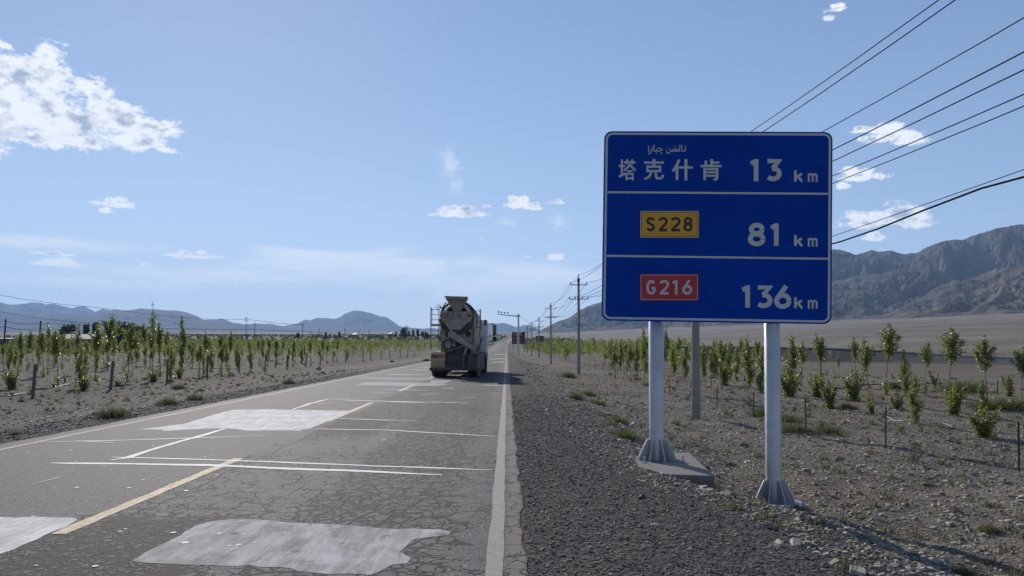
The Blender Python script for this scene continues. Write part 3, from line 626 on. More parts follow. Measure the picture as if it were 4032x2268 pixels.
GL = {  # unit glyphs, y down, stroke centre lines
 '1': [[(.72, 0), (.72, 1)], [(.74, .09), (.18, .2)]],
 '2': [arc(.5, .28, .40, .20, 190, 380, 8)+[(.82, .45), (.12, .91)], [(.03, .91), (.97, .91)]],
 '3': [[(.04, .09), (.86, .09), (.40, .42)], [(.36, .43)]+arc(.44, .66, .46, .24, -80, 140, 10)],
 '6': [arc(.5, .67, .40, .25, 0, 360, 16), [(.72, .01), (.16, .56)]],
 '8': [arc(.5, .27, .34, .19, 0, 360, 14), arc(.5, .70, .40, .22, 0, 360, 14)],
 'S': [arc(.5, .28, .38, .19, -20, -200, 8)[:-1]+[(.2, .38), (.78, .58)]+arc(.5, .71, .38, .2, 0, 165, 8)],
 'G': [arc(.5, .5, .42, .42, -40, -320, 14)+[(.9, .56)], [(.52, .56), (.97, .56)]],
 'k': [[(.15, 0), (.15, 1)], [(.88, .30), (.2, .66)], [(.42, .52), (.92, 1)]],
 'm': [[(.1, .12), (.1, 1)], [(.1, .3), (.3, .17), (.5, .3), (.5, 1)], [(.5, .3), (.7, .17), (.9, .3), (.9, 1)]],
 'B': [[(.15, 0), (.15, 1)], [(.15, .08), (.6, .08), (.8, .26), (.6, .46), (.15, .46)], [(.15, .48), (.65, .48), (.88, .7), (.65, .92), (.15, .92)]],
 'E': [[(.15, 0), (.15, 1)], [(.15, .08), (.9, .08)], [(.15, .5), (.8, .5)], [(.15, .92), (.9, .92)]],
 '5': [[(.85, .08), (.2, .08), (.17, .45)], [(.17, .45)]+arc(.46, .66, .4, .24, -80, 140, 10)],
}
def glyph(name, ch, x0, y0, x1, y1, w, m, conv=cc):
    b = MB()
    for st in GL[ch]: ribbon(b, [s_uv(*conv(x0+(x1-x0)*u, y0+(y1-y0)*v)) for u, v in st], w*PX)
    sub(b.build(name, m, sign))
for ch, x0, x1, yt, yb in (('1', 1095, 1158, 247, 393), ('3', 1212, 1304, 247, 393), ('8', 1090, 1199, 672, 822), ('1', 1228, 1292, 673, 822),
                           ('1', 1038, 1102, 1085, 1232), ('3', 1148, 1243, 1085, 1235), ('6', 1264, 1370, 1087, 1237)):
    glyph('numeral', ch, x0, yt, x1, yb, 31, M_white)
for yt in (322, 751, 1163):
    glyph('letter', 'k', 1392, yt, 1450, yt+73, 17, M_white); glyph('letter', 'm', 1483, yt+13, 1548, yt+76, 12.5, M_white)
HAN = [
 [([(208,548),(208,810)],38), ([(155,660),(260,660)],38), ([(158,842),(266,786)],40), ([(240,598),(440,598)],36), ([(300,548),(300,636)],34), ([(382,548),(382,640)],34),
  ([(352,630),(300,690),(240,738)],36), ([(336,640),(390,690),(440,738)],36), ([(292,748),(392,748)],30), ([(270,794),(410,794)],34), ([(286,778),(286,904)],34), ([(392,778),(392,904)],34), ([(286,868),(392,868)],32)],
 [([(583,603),(920,603)],38), ([(750,543),(750,662)],50), ([(622,672),(874,672)],40), ([(641,655),(641,765)],38), ([(855,655),(855,765)],38), ([(622,746),(874,746)],38),
  ([(702,760),(690,810),(655,850),(592,882)],40), ([(782,760),(785,845),(805,868),(870,868),(893,850),(906,810)],40)],
 [([(1178,552),(1135,650),(1068,752)],44), ([(1140,650),(1140,900)],46), ([(1172,686),(1408,686)],40), ([(1290,545),(1290,902)],50)],
 [([(1725,545),(1725,660)],48), ([(1725,603),(1852,603)],38), ([(1628,570),(1628,660)],44), ([(1537,663),(1890,663)],40), ([(1583,714),(1838,714)],36), ([(1606,698),(1606,904)],42),
  ([(1816,698),(1816,862),(1795,888),(1758,888)],42), ([(1606,769),(1816,769)],34), ([(1606,826),(1816,826)],34)]]
for chs in HAN:
    b = MB()
    for P, w in chs: ribbon(b, [s_uv(*zt(*p)) for p in P], w*.2329/.5936*PX)
    sub(b.build('character', M_white, sign))
ARW = [[([(1282,352),(1280,398),(1262,410),(1216,410)],16), ([(1218,302),(1218,412)],15), ([(1267,318),(1275,326)],14), ([(1284,316),(1292,324)],14)],
       [([(1184,350),(1182,408)],13), ([(1160,372),(1160,408)],12), ([(1139,374),(1139,408)],12), ([(1186,410),(1040,410)],15), ([(1178,304),(1186,312)],13), ([(1168,322),(1176,330)],13), ([(1190,322),(1198,330)],13),
        (arc(1108,390,17,17,0,360,10),11), ([(1094,330),(1102,338)],13), ([(1114,330),(1122,338)],13), ([(1064,374),(1064,408)],13),
        ([(1024,372),(1026,418),(1006,446),(980,450),(961,428),(960,396)],14), ([(984,352),(994,362)],14)],
       [([(812,362),(850,362),(893,384),(862,406),(742,410)],15), ([(856,436),(864,444)],13), ([(878,436),(886,444)],13), ([(868,454),(876,462)],13), ([(796,376),(796,408)],12), ([(792,432),(800,440)],12), ([(792,450),(800,458)],12),
        ([(770,344),(722,370),(762,392),(744,409)],14), ([(768,308),(720,338)],13)],
       [([(706,374),(708,414),(688,444),(654,462)],15)], [([(660,318),(658,430)],14)]]
for chs in ARW:
    b = MB()
    for P, w in chs: ribbon(b, [s_uv(*zt(*p)) for p in P], w*.2329/.5936*PX*1.1)
    sub(b.build('script_letter', M_white, sign))
def badge(x0, y0, x1, y1, m, edge_m, line_m, ins):
    q = [s_uv(*cc(x, y)) for x, y in ((x0, y0), (x1, y0), (x1, y1), (x0, y1))]
    def inset(k_, r_=.012):
        out = []; cx = sum(a for a, _ in q)/4; cy = sum(a for _, a in q)/4
        for (a, c), nb, na in zip(q, (q[3], q[0], q[1], q[2]), (q[1], q[2], q[3], q[0])):
            sx = 1 if a < cx else -1; sy = 1 if c < cy else -1; p = (a+sx*k_, c+sy*k_)
            d1 = Vector((nb[0]-a, nb[1]-c)).normalized()*r_; d2 = Vector((na[0]-a, na[1]-c)).normalized()*r_
            out += [(p[0]+d1.x, p[1]+d1.y), (p[0]+(d1.x+d2.x)*.29, p[1]+(d1.y+d2.y)*.29), (p[0]+d2.x, p[1]+d2.y)]
        return out
    b = MB(); LAYER[0] += .0001; b.prism(inset(0)[::-1], .0005, LAYER[0], s_pt); o = b.build('route_badge', m, sign); sub(o)
    b = MB(); ribbon(b, inset(.006), .010, True); ribbon(b, inset(ins), .006, True) if line_m is not edge_m else None
    e = b.build('badge_edge', edge_m, o)
    if line_m is not edge_m:
        for p in e.data.polygons[-12:]: p.material_index = 1
        e.data.materials.append(line_m)
    return o
badge(372, 592, 760, 768, M_syel, mat('pale_badge_edge', (.55, .45, .30), .5), M_sblk, .018)
badge(370, 1010, 757, 1185, M_sred, M_sred, M_white, .014)
for ch, x0, x1 in (('S', 413, 468), ('2', 493, 552), ('2', 575, 637), ('8', 659, 718)): glyph('letter' if ch == 'S' else 'numeral', ch, x0, 632, x1, 727, 17, M_sblk)
for ch, x0, x1 in (('G', 415, 474), ('2', 501, 561), ('1', 578, 622), ('6', 652, 714)): glyph('letter' if ch == 'G' else 'numeral', ch, x0, 1049, x1, 1146, 17, M_white)
# back stiffeners and posts
for vv in (-.8, 0, .8):
    b = MB(); b.prism([(uc-hw+.1, vc_+vv-.04), (uc+hw-.1, vc_+vv-.04), (uc+hw-.1, vc_+vv+.04), (uc-hw+.1, vc_+vv+.04)], -.031, -.075, s_pt); sub(b.build('stiffener', M_alu, sign))
def sign_post(px0, base, ztop):
    x, y = base.x, base.y; b = MB(); b.lathe([(.106, base.z+.02), (.106, ztop), (.0, ztop)], Matrix.Translation((x, y, 0)), 32); po = b.build('post', M_galv, sign); sub(po)
    for k_ in range(8):
        a = R(12+45*k_); c, s_ = math.cos(a), math.sin(a)
        f = lambda u, v, d: (x+c*u-s_*d, y+s_*u+c*d, base.z+v)
        b = MB(); b.prism([(.1, .02), (.275, .02), (.275, .07), (.15, .31), (.1, .31)], -.007, .007, f); o = b.build('gusset', M_galv, po)
    Mx = Matrix.Translation((x, y, base.z)) @ Matrix.Rotation(R(8), 4, 'Z')
    b = MB(); b.box(-.33, .33, -.33, .33, 0, .02, Mx); o = b.build('base_plate', M_galv, po)
    for sx in (-1, 1):
        for sy in (-1, 1):
            b = MB(); q = Mx @ Vector((sx*.28, sy*.28, .02)); b.tube([q, q+Vector((0, 0, .09))], .012, 6, smooth=False); b.tube([q, q+Vector((0, 0, .022))], .025, 6, smooth=False)
            o = b.build('anchor_bolt', M_galv, po)
    # clamps
    return po
def post_pos(px, py, z): return at(px, py, z)
plb = at_y(2587, 1815, pl.y+.15); prb = at_y(3047, 1977, 10.40)
sign_post(0, plb, TL.z-.12); sign_post(0, prb, TL.z-.12)
for o in sign.children:
    if o.name.startswith('post'):
        x = plb.x if o.name == 'post' else prb.x
M_conc = mat('weathered_concrete', (.23, .21, .185), .85, var=.15, nscale=5, dirt=(.16, .15, .14), dirt_amt=.5, dirt_scale=3, bump=.5, bscale=25)
pc = [at(2500, 1812, -.005), at(2640, 1782, -.005), at(2715, 1785, -.005), at(2812, 1874, -.005), at(2620, 1868, -.005), at(2520, 1840, -.005)]
b = MB(); pp = [(v.x, v.y) for v in pc]
b.prism(pp[::-1], -.75, -.002, lambda u, v, d: (u, v, d)); slab = b.build('concrete_footing', M_conc)
props(slab, 'grey concrete footing block under the left post of the blue sign', 'concrete block')
b = MB(); b.box(prb.x-.36, prb.x+.36, prb.y-.34, prb.y+.4, prb.z-.5, prb.z-.001, None, .02); f2 = b.build('concrete_footing', M_conc)
props(f2, 'mostly buried concrete footing under the right post of the blue sign', 'concrete block')

# ------------------------------------------------------------------ power line poles, wires
M_pole = mat('grey_concrete_pole', (.27, .255, .235), .85, var=.12, nscale=4, bump=.2, bscale=30)
M_iron = mat('rusty_dark_iron', (.07, .055, .05), .7, .3, var=.2)
M_porc = mat('brown_porcelain', (.06, .035, .03), .3)
M_wire = mat('dark_cable', (.008, .009, .012), .9, spec=.02)
PSC = 0.0
pole_pts = []
for (px, py, yd) in ((2741, 1637, 22.6), (2279, 1464, 57.9), (2169, 1421, 97.0), (2122.5, 1411, 135.0), (2094, 1391, 174.0), (2077, 1387, 216.), (2066, 1385, 258.)):
    p = at_y(px, py, yd); pole_pts.append(p)
PH = 7.65
def power_pole(p, rz, label):
    zb = min(p.z, gh(p.x, p.y)+.05); e = empty('power_pole', (p.x, p.y, zb), rz); props(e, label, 'power pole', 'poles of the power line right of the road')
    h = PH*.95+(p.z-zb)
    MB().lathe([(.145, -.4), (.14, 0), (.085, h), (0, h)], None, 16).build('shaft', M_pole, e)
    MB().lathe([(.12, h*.505), (.14, h*.505), (.14, h*.515), (.12, h*.515)], None, 14).build('clamp_band', M_iron, e)
    MB().lathe([(.086, h-.35), (.1, h-.35), (.1, h), (0, h+.01)], None, 12).build('cap', M_iron, e)
    MB().tube([(0, 0, h), (0, 0, h+.26)], .02, 6).tube([(0, 0, h+.12), (0, 0, h+.26)], .045, 8).build('top_insulator', M_porc, e)
    for dz, w, xs in ((.55, .66, (-.62, .62)), (1.65, .76, (-.72, -.28, .28, .72))):
        a = MB().box(-w, w, -.14, -.08, h-dz-.03, h-dz+.03).build('crossarm', M_iron, e)
        for x in xs: MB().tube([(x, -.11, h-dz+.03), (x, -.11, h-dz+.10), (x, -.11, h-dz+.19)], [.012, .05, .03], 8).build('insulator', M_porc, a)
    return [Vector((p.x, p.y, zb+h+.24))]+[Vector((p.x+x, p.y-.11, zb+h-.55+.19)) for x in (-.62, .62)]+[Vector((p.x+x, p.y-.11, zb+h-1.65+.17)) for x in (-.72, -.28, .28, .72)]
ATT = []
labs = ['thick grey concrete pole standing directly behind the blue sign', 'tallest looking utility pole with two crossarms left of the blue sign', 'second utility pole left of the blue sign along the young trees',
        'third utility pole left of the blue sign, near the camera mast', 'fourth utility pole left of the blue sign, behind the roadside mast', 'small fifth pole of the line right of the brown board', 'farthest and smallest pole of the line by the brown board']
for p, l in zip(pole_pts, labs): ATT.append(power_pole(p, 0, l))
# pole behind the camera's right shoulder that carries the near wires
back = Vector((6.9, -16.0, -.5))
ATT.insert(0, power_pole(back, 0, 'concrete power pole standing behind the viewpoint right of the road'))
def sagged(a, b_, s, n_=14): return [a.lerp(b_, i/n_)-Vector((0, 0, 4*s*(i/n_)*(1-i/n_))) for i in range(n_+1)]
wl = ['top wire of the power line', 'upper left wire of the power line', 'upper right wire of the power line', 'lower outermost left wire of the power line', 'lower inner left wire of the power line', 'lower inner right wire of the power line', 'lower outermost right wire of the power line']
for w in range(7):
    P = []
    for i in range(len(ATT)-1): P += sagged(ATT[i][w], ATT[i+1][w], .62+.03*math.sin(w*3+i), 16 if i < 2 else 10)[(0 if i == 0 else 1):]
    o = MB().tube(P, [.0085 if q.y < 40 else (.011 if q.y < 80 else .016) for q in P], 5).build('power_wire', M_wire); props(o, wl[w]+' right of the road', 'wire', 'wires of the roadside power line')
# lower telephone cable with its messenger
ca = [Vector((a[0].x+.12, a[0].y, a[0].z-PH*.475)) for a in ATT]
ca[0].z = 4.62; ca[1].z = 3.6
P = sagged(ca[0], ca[1], .25, 30)+sagged(ca[1], ca[2], .7, 16)[1:]
ms = MB().tube(P, .006, 5).build('messenger_wire', M_wire); props(ms, 'thin messenger wire above the black telephone cable at the right', 'wire')
Q = [p-Vector((0, 0, .03+.12*abs(math.sin(i*.62)))) for i, p in enumerate(P)]
cb_ = MB().tube(Q, .014, 6).build('telephone_cable', M_wire); props(cb_, 'black telephone cable lashed below its messenger wire at the right', 'cable')

# camera mast over the road
mp = at_y(2041, 1400, 133); zb = mp.z
e = empty('camera_mast', mp); props(e, 'tall grey traffic camera mast with an arm reaching over the road', 'camera mast')
MB().lathe([(.20, -.5), (.19, 0), (.15, 7.25), (0, 7.3)], None, 14).build('mast', M_galv, e)
arm = MB().tube([(0, 0, 7.0), (-1.0, 0, 7.05), (-3.75, 0, 7.35)], [.12, .09, .06], 8).build('arm', M_galv, e)
MB().box(-.22, .25, -.2, .2, 6.85, 7.3, None, .03).build('collar', M_galv, e)
for i, x in enumerate((-3.55, -3.0, -2.45, -1.85)):
    b = MB(); z = 7.12-.11*x; b.box(x-.13, x+.13, -.25, .2, z+.14, z+.36, None, .02); b.tube([(x, 0, z-.12), (x, 0, z+.15)], .02, 6); b.build('camera', M_sblk, e)
MB().tube([(0, 0, 7.3), (0, 0, 8.1)], .015, 5).build('lightning_rod', M_galv, e)
q0 = Vector((mp.x+.2, mp.y, zb+7.1)); q1 = ca[3]
o = MB().tube(sagged(q0, q1, .5, 12), .02, 5).build('mast_cable', M_wire); props(o, 'thin cable slung from the camera mast to a utility pole', 'cable')

# brown information board
bp = at_y(2041, 1355, 172); bz = gh(bp.x, 172)
e = empty('information_board', (bp.x, 172, bz)); props(e, 'dark red brown direction board on posts behind the camera mast', 'road sign')
M_brown = mat('brown_red_sheeting', (.11, .022, .022), .5, var=.1); M_bw = mat('dull_white_print', (.42, .38, .38), .6)
W2 = 1.5; z0 = bp.z-bz; z1 = z0+2.75
pn = MB().box(-W2, W2, 0, .05, z0, z1).build('panel', M_brown, e)
for x in (-1.1, 1.1): MB().tube([(x, .1, -.3), (x, .1, z1-.1)], .06, 8).build('post', M_galv, e)
MB().box(.15, .72, -.012, -.004, z1-.72, z1-.08).build('pale_square', mat('pale_green_sheeting', (.25, .33, .30), .6), pn)
for r_, zz_ in enumerate((z1-.75, z1-1.62, z1-2.5)):
    for (x0, x1) in ((-1.3, -.3), (.2, 1.35)): MB().box(x0, x1, -.012, -.004, zz_-.06, zz_-.03).build('rule', M_bw, pn)
    for i in range(4): x = -1.15+i*.28; MB().box(x, x+.17, -.012, -.004, zz_+.12, zz_+.36).build('print_mark', M_bw, pn)
    if r_: 
        for i in range(2): x = .35+i*.2; MB().box(x, x+.05, -.012, -.004, zz_+.12, zz_+.36).build('print_mark', M_bw, pn)

# ------------------------------------------------------------------ fences
M_post = mat('weathered_concrete_post', (.12, .11, .098), .9, var=.15, nscale=8, bump=.3)
M_rod = mat('black_steel_rod', (.02, .018, .018), .7)
c5 = lambda x, y: (x*.3796, 1150+y*.3796)
c6 = lambda x, y: (800+x*.3796, 1150+y*.3796)
ORD = ['nearest', 'second', 'third', 'fourth', 'fifth', 'sixth', 'seventh', 'eighth', 'ninth', 'tenth', 'eleventh', 'twelfth', 'thirteenth', 'fourteenth', 'fifteenth', 'sixteenth', 'seventeenth', 'eighteenth']
pm = MB().box(-.055, .055, -.055, .055, -.3, 1.42, None, .015).build('fence_post', M_post)
first = True
LP = [(129,1569),(435,1537),(657,1509),(815,1487),(940,1466),(1043,1463),(1129,1456),(1204,1446),(1261,1438),(1310,1434),(1360,1431),(1430,1424),(1460,1420),(1500,1417),(1535,1414),(1575,1411),(1605,1409),(1632,1407)]
for i, (px, py) in enumerate(LP):
    o = pm if i == 0 else pm.copy()
    if i: COL.objects.link(o)
    p = at(px, py, -.5); z = gh(p.x, p.y); p = at(px, py, z); p.z = gh(p.x, p.y)
    o.location = p; o.rotation_euler = (random.uniform(-.03, .03), random.uniform(.01, .07), random.uniform(0, .4))
    props(o, ORD[i]+' concrete fence post from the left edge beside the left verge', 'fence post', 'concrete fence posts left of the road')
c3 = lambda x, y: (2400+x*.5937, 1200+y*.5937); c4 = lambda x, y: (3200+x*.4554, 1200+y*.4554)
rm = None
RP = [(4013,1856,1660),(3488,1764,1602),(3174,1708,1579),(2968,1643,1549),(2824,1602,1516),(2719,1556,1496),(2636,1546,1480),(2510,1507,1459),(2472,1488,1440),(2431,1473,1432),(2400,1465,1424),(2374,1457,1420),(2343,1451,1418),(2320,1447,1417)]
fence_xy = []
for i, (px, py, pt) in enumerate(RP):
    p = at(px, py, -.6); z = gh(p.x, p.y); p = at(px, py, z); z = gh(p.x, p.y); h = (py-pt)/F_PX*p.y*1.0
    if rm is None: rm = MB().tube([(0, 0, -.2), (0, 0, 1)], .017, 6).build('fence_rod', M_rod); o = rm
    else: o = rm.copy(); COL.objects.link(o)
    o.location = (p.x, p.y, z); o.scale = (1, 1, h); o.rotation_euler = (random.uniform(-.02, .02), random.uniform(-.02, .03), 0)
    props(o, ORD[i]+' black fence rod counted from the right edge of the view', 'fence post', 'black rods of the right hand fence'); fence_xy.append(Vector((p.x, p.y, z+h*.8)))
for k_, dz in enumerate((0, -.35)):
    o = MB().tube([q+Vector((0, 0, dz)) for q in fence_xy], .0025, 4).build('fence_wire', M_wire); props(o, ('upper' if k_ == 0 else 'lower')+' thin wire strung between the black rods at the right', 'wire')
# dark stakes among the trees (no foliage)
ST = [(*c4(692, 645), 44), (*c4(1098, 720), 55), (*c4(1597, 765), 80), (*c4(125, 610), 40), (*c3(1278, 450), 30), (*c3(1443, 470), 32), (*c5(35, 835), 70), (*c5(540, 805), 60), (*c5(1278, 745), 45), (*c5(1945, 650), 60), (*c5(275, 835), 30), (*c5(790, 850), 45)]
for i, (px, py, hp) in enumerate(ST):
    p = at(px, py, -.4); z = gh(p.x, p.y); p = at(px, py, z); z = gh(p.x, p.y); o = rm.copy(); COL.objects.link(o); o.name = 'plant_stake'
    o.location = (p.x, p.y, z); o.scale = (1.4, 1.4, hp*.62/F_PX*p.y); o.rotation_euler = (0, random.uniform(-.06, .06), 0)
    props(o, 'thin dark stake standing in the planted ground '+('right' if px > 2016 else 'left')+' of the road', 'stake', 'dark stakes among the '+('right' if px > 2016 else 'left')+' hand saplings')
# tall dark posts far left with line wires
tall = []
for i, (px, pb, ptp) in enumerate(((10, 1421, 1256), (149, 1408, 1264))):
    p = at_y(px, pb, 115+8*i); z = gh(p.x, p.y)-.1; h = (pb-ptp)/F_PX*p.y; e = empty('dark_post', (p.x, p.y, z)); props(e, ['tall black post at the left edge of the view', 'tall black post, second from the left edge'][i], 'post')
    MB().tube([(0, 0, -.3), (.06*h, 0, h+p.z-z)], .11, 8).build('shaft', M_rod, e); tall.append(Vector((p.x+.06*h, p.y, p.z+h-.35)))
tall = [tall[0]+Vector((-30, -6, .4))]+tall+[tall[1]+Vector((28, 20, -.6)), tall[1]+Vector((70, 60, -1.4))]
for dz in (0, -.9):
    P = []
    for i in range(len(tall)-1): P += sagged(tall[i]+Vector((0, 0, dz)), tall[i+1]+Vector((0, 0, dz)), .3, 8)
    o = MB().tube(P, .035, 4).build('line_wire', M_wire); props(o, ('upper' if dz == 0 else 'lower')+' dark wire strung between the tall black posts at the far left', 'wire')
# distant transmission poles on the left plain
far = []
FPL = [(*c6(445, 440), c6(0, 255)[1]), (*c6(533, 440), c6(0, 310)[1]), (*c6(1032, 450), c6(0, 320)[1]), (*c6(1200, 450), c6(0, 365)[1]), (*c6(1470, 450), c6(0, 370)[1]), (*c6(1617, 455), c6(0, 405)[1]), (*c6(1722, 455), c6(0, 393)[1]), (*c6(1118, 450), c6(0, 398)[1]), (*c6(1920, 450), c6(0, 400)[1])]
M_fpole = mat('far_pole', (.10, .095, .09), .9)
for i, (px, pb, ptp) in enumerate(FPL):
    h = 9.0; yd = h*F_PX/(pb-ptp); p = at_y(px, pb, yd); e = empty('far_power_pole', (p.x, yd, p.z)); props(e, ORD[i]+' small power pole from the left on the far green plain', 'power pole', 'far power poles left of the road')
    r_ = max(.12, yd*.00035)
    MB().tube([(0, 0, -8), (0, 0, h)], r_, 6).build('shaft', M_fpole, e)
    if i != 3 and i != 7: MB().box(-.95, .95, -.08, .08, h-2.0, h-2.0+2*r_*.7).build('crossarm', M_fpole, e); 
    if i in (0, 2): MB().box(-.8, .8, -.08, .08, h-1.0, h-.85).build('crossarm', M_fpole, e)
    far.append(Vector((p.x, yd, p.z+h-1.2)))
lw = [at_y(-200, 1120, 60), at_y(0, 1162, 80), at_y(330, 1205, 120), far[0], far[2]]
P = []
for a, b_ in zip(lw[:-1], lw[1:]): P += sagged(a, b_, (b_-a).length*.004, 8)
o = MB().tube(P, [max(.02, q.y*.00022) for q in P], 4).build('overhead_wire', M_wire); props(o, 'faint overhead wire crossing the sky above the left hills', 'wire')
P = [p-Vector((0, 0, .022*p.y)) for p in P]
o = MB().tube(P, [max(.02, q.y*.00020) for q in P], 4).build('overhead_wire', M_wire); props(o, 'faint lower overhead wire in front of the left hills', 'wire')

# ------------------------------------------------------------------ embankment at the right, farm buildings, far trees
M_emb = mat('dark_gravel_embankment', (.06, .062, .068), .95, var=.2, nscale=.6, bump=.6, bscale=2)
M_kerb = mat('pale_kerb_concrete', (.38, .37, .35), .8)
eA = [(2380, 1367, 1425, 128), (2620, 1364, 1426, 118), (3000, 1368, 1427, 108), (3277, 1374, 1429, 100), (3460, 1382, 1432, 96), (3633, 1394, 1436, 92), (3787, 1405, 1440, 88), (4000, 1412, 1441, 84), (4300, 1418, 1444, 80), (4800, 1425, 1450, 74)]
T_, B_ = [], []
for (px, pt, pb, yd) in eA:
    b0 = at_y(px, pb, yd); g0 = gh(b0.x, b0.y); t0 = at_y(px, pt, yd+3.4); T_.append(Vector((t0.x, t0.y, t0.z))); B_.append(Vector((b0.x, b0.y, min(g0, b0.z)-.2)))
V = []; n_ = len(T_)
for a, c in zip(T_, B_): V += [tuple(c), (a.x, a.y, a.z), (a.x+1.5, a.y+9, a.z), (a.x+3, a.y+13, c.z-.3)]
V2 = []
Fq = []
for i in range(n_-1):
    for j in range(3): Fq.append((i*4+j, (i+1)*4+j, (i+1)*4+j+1, i*4+j+1))
o = MB().add(V, Fq+[(3, 2, 1, 0), ((n_-1)*4, (n_-1)*4+1, (n_-1)*4+2, (n_-1)*4+3)]).build('road_embankment', M_emb)
props(o, 'dark grey gravel embankment of another road behind the right hand saplings', 'embankment')
b = MB()
for i in range(n_-1):
    a, c = T_[i], T_[i+1]
    b.add([(a.x, a.y-.1, a.z-.0), (c.x, c.y-.1, c.z), (c.x, c.y-.1, c.z+.14), (a.x, a.y-.1, a.z+.14), (a.x, a.y+.2, a.z), (c.x, c.y+.2, c.z), (c.x, c.y+.2, c.z+.14), (a.x, a.y+.2, a.z+.14)],
          [(0, 1, 2, 3), (3, 2, 6, 7), (7, 6, 5, 4)])
b.build('kerb', M_kerb, o)
M_wall = mat('grey_mud_wall', (.17, .155, .14), .9, var=.15, nscale=1.2, dirt=(.1, .1, .1)); M_roof = mat('pale_roof_sheet', (.42, .37, .32), .6); M_roofw = mat('pale_blue_white_roof', (.62, .66, .70), .5)
def house(px, pb, yd, w, d, h, roof, m_r, label, rz=0.0):
    p = at_y(px, pb, yd); z = gh(p.x, yd); e = empty('farm_building', (p.x, yd, z), rz); props(e, label, 'building'); up = max(0, p.z-z)
    MB().box(-w/2, w/2, 0, d, -.6, h+up).build('wall', M_wall, e)
    z1 = h+up
    MB().add([(-w/2-.3, -.4, z1+.002), (w/2+.3, -.4, z1+.002), (w/2+.3, d/2, z1+roof), (-w/2-.3, d/2, z1+roof), (w/2+.3, d+.4, z1+.002), (-w/2-.3, d+.4, z1+.002)], [(0, 1, 2, 3), (3, 2, 4, 5), (0, 3, 5), (1, 4, 2), (0, 5, 4, 1)]).build('roof', m_r, e)
    for x in (-w*.22, w*.2): MB().box(x-.4, x+.4, -.06, -.001, (z1)*.45, z1*.8).build('window', M_sblk, e)
house(298, 1374, 165, 6.2, 5, 2.2, 1.1, M_roof, 'low mud walled farm shed with a pale roof behind the left saplings')
house(20, 1368, 170, 6.0, 5, 2.0, .15, M_roof, 'low grey farm wall building at the left edge of the view')
house(2126, 1326, 330, 3.6, 4, .5, .45, M_roofw, 'small pale roofed shed behind the young trees right of the brown board')
house(1535, 1322, 900, 4, 8, 2.4, 1.2, M_roofw, 'tiny white roofed house far off left of the truck')
house(1395, 1324, 800, 4, 8, 2.0, 1.2, M_roofw, 'tiny white shed on the far green plain')

# ------------------------------------------------------------------ vegetation
def leaf_material(name, dark, light, transl=.35, rough=.38):
    m = bpy.data.materials.new(name); m.use_nodes = True; k = N(m.node_tree); b = m.node_tree.nodes['Principled BSDF']; out = m.node_tree.nodes['Material Output']
    a = k.new('ShaderNodeAttribute', attribute_name='tint'); sp = k.new('ShaderNodeSeparateColor'); k.l.new(a.outputs['Color'], sp.inputs[0])
    oi = k.new('ShaderNodeObjectInfo').outputs['Random']
    c = k.mix(sp.outputs[0], dark, light); c = k.mix(k.math('MULTIPLY', oi, .35), c, (light[0]*1.25, light[1]*1.1, light[2]*.7))
    k.put(b.inputs['Base Color'], c); b.inputs['Roughness'].default_value = rough; b.inputs['Specular IOR Level'].default_value = .55
    tr = k.new('ShaderNodeBsdfTranslucent'); k.put(tr.inputs[0], k.mix(.5, c, (light[0]*1.6, light[1]*1.5, light[2]*.7)))
    mx = k.new('ShaderNodeMixShader'); mx.inputs[0].default_value = transl; k.l.new(b.outputs[0], mx.inputs[1]); k.l.new(tr.outputs[0], mx.inputs[2]); k.l.new(mx.outputs[0], out.inputs[0])
    return m
M_leaf = leaf_material('poplar_leaf', (.055, .09, .03), (.185, .225, .085), .48, .36)
M_leafm = leaf_material('far_poplar_leaf', (.055, .09, .032), (.165, .205, .08), .45, .8)
M_leafd = leaf_material('dark_leaf', (.022, .045, .02), (.05, .085, .035), .2, .6)
M_grass = leaf_material('dry_grass', (.06, .062, .04), (.15, .14, .09), .25, .8)
M_green = leaf_material('green_grass', (.045, .068, .032), (.105, .135, .065), .3, .8)
M_bark = mat('pale_bark', (.20, .185, .15), .9, var=.2, nscale=20)
def quads(C, size, rs, flat=.0, elong=1.35):
    n_ = len(C); d = rs.normal(size=(n_, 3)); d /= np.linalg.norm(d, axis=1, keepdims=True)
    u = rs.normal(size=(n_, 3)); u -= (u*d).sum(1, keepdims=True)*d; u /= np.linalg.norm(u, axis=1, keepdims=True); w = np.cross(d, u)
    s = (size*rs.uniform(.65, 1.25, n_))[:, None]
    V = np.stack([C-u*s*.5*elong, C-w*s*.42+d*s*.08, C+u*s*.5*elong, C+w*s*.42+d*s*.08], 1).reshape(-1, 3)
    return V, np.arange(4*n_).reshape(-1, 4)
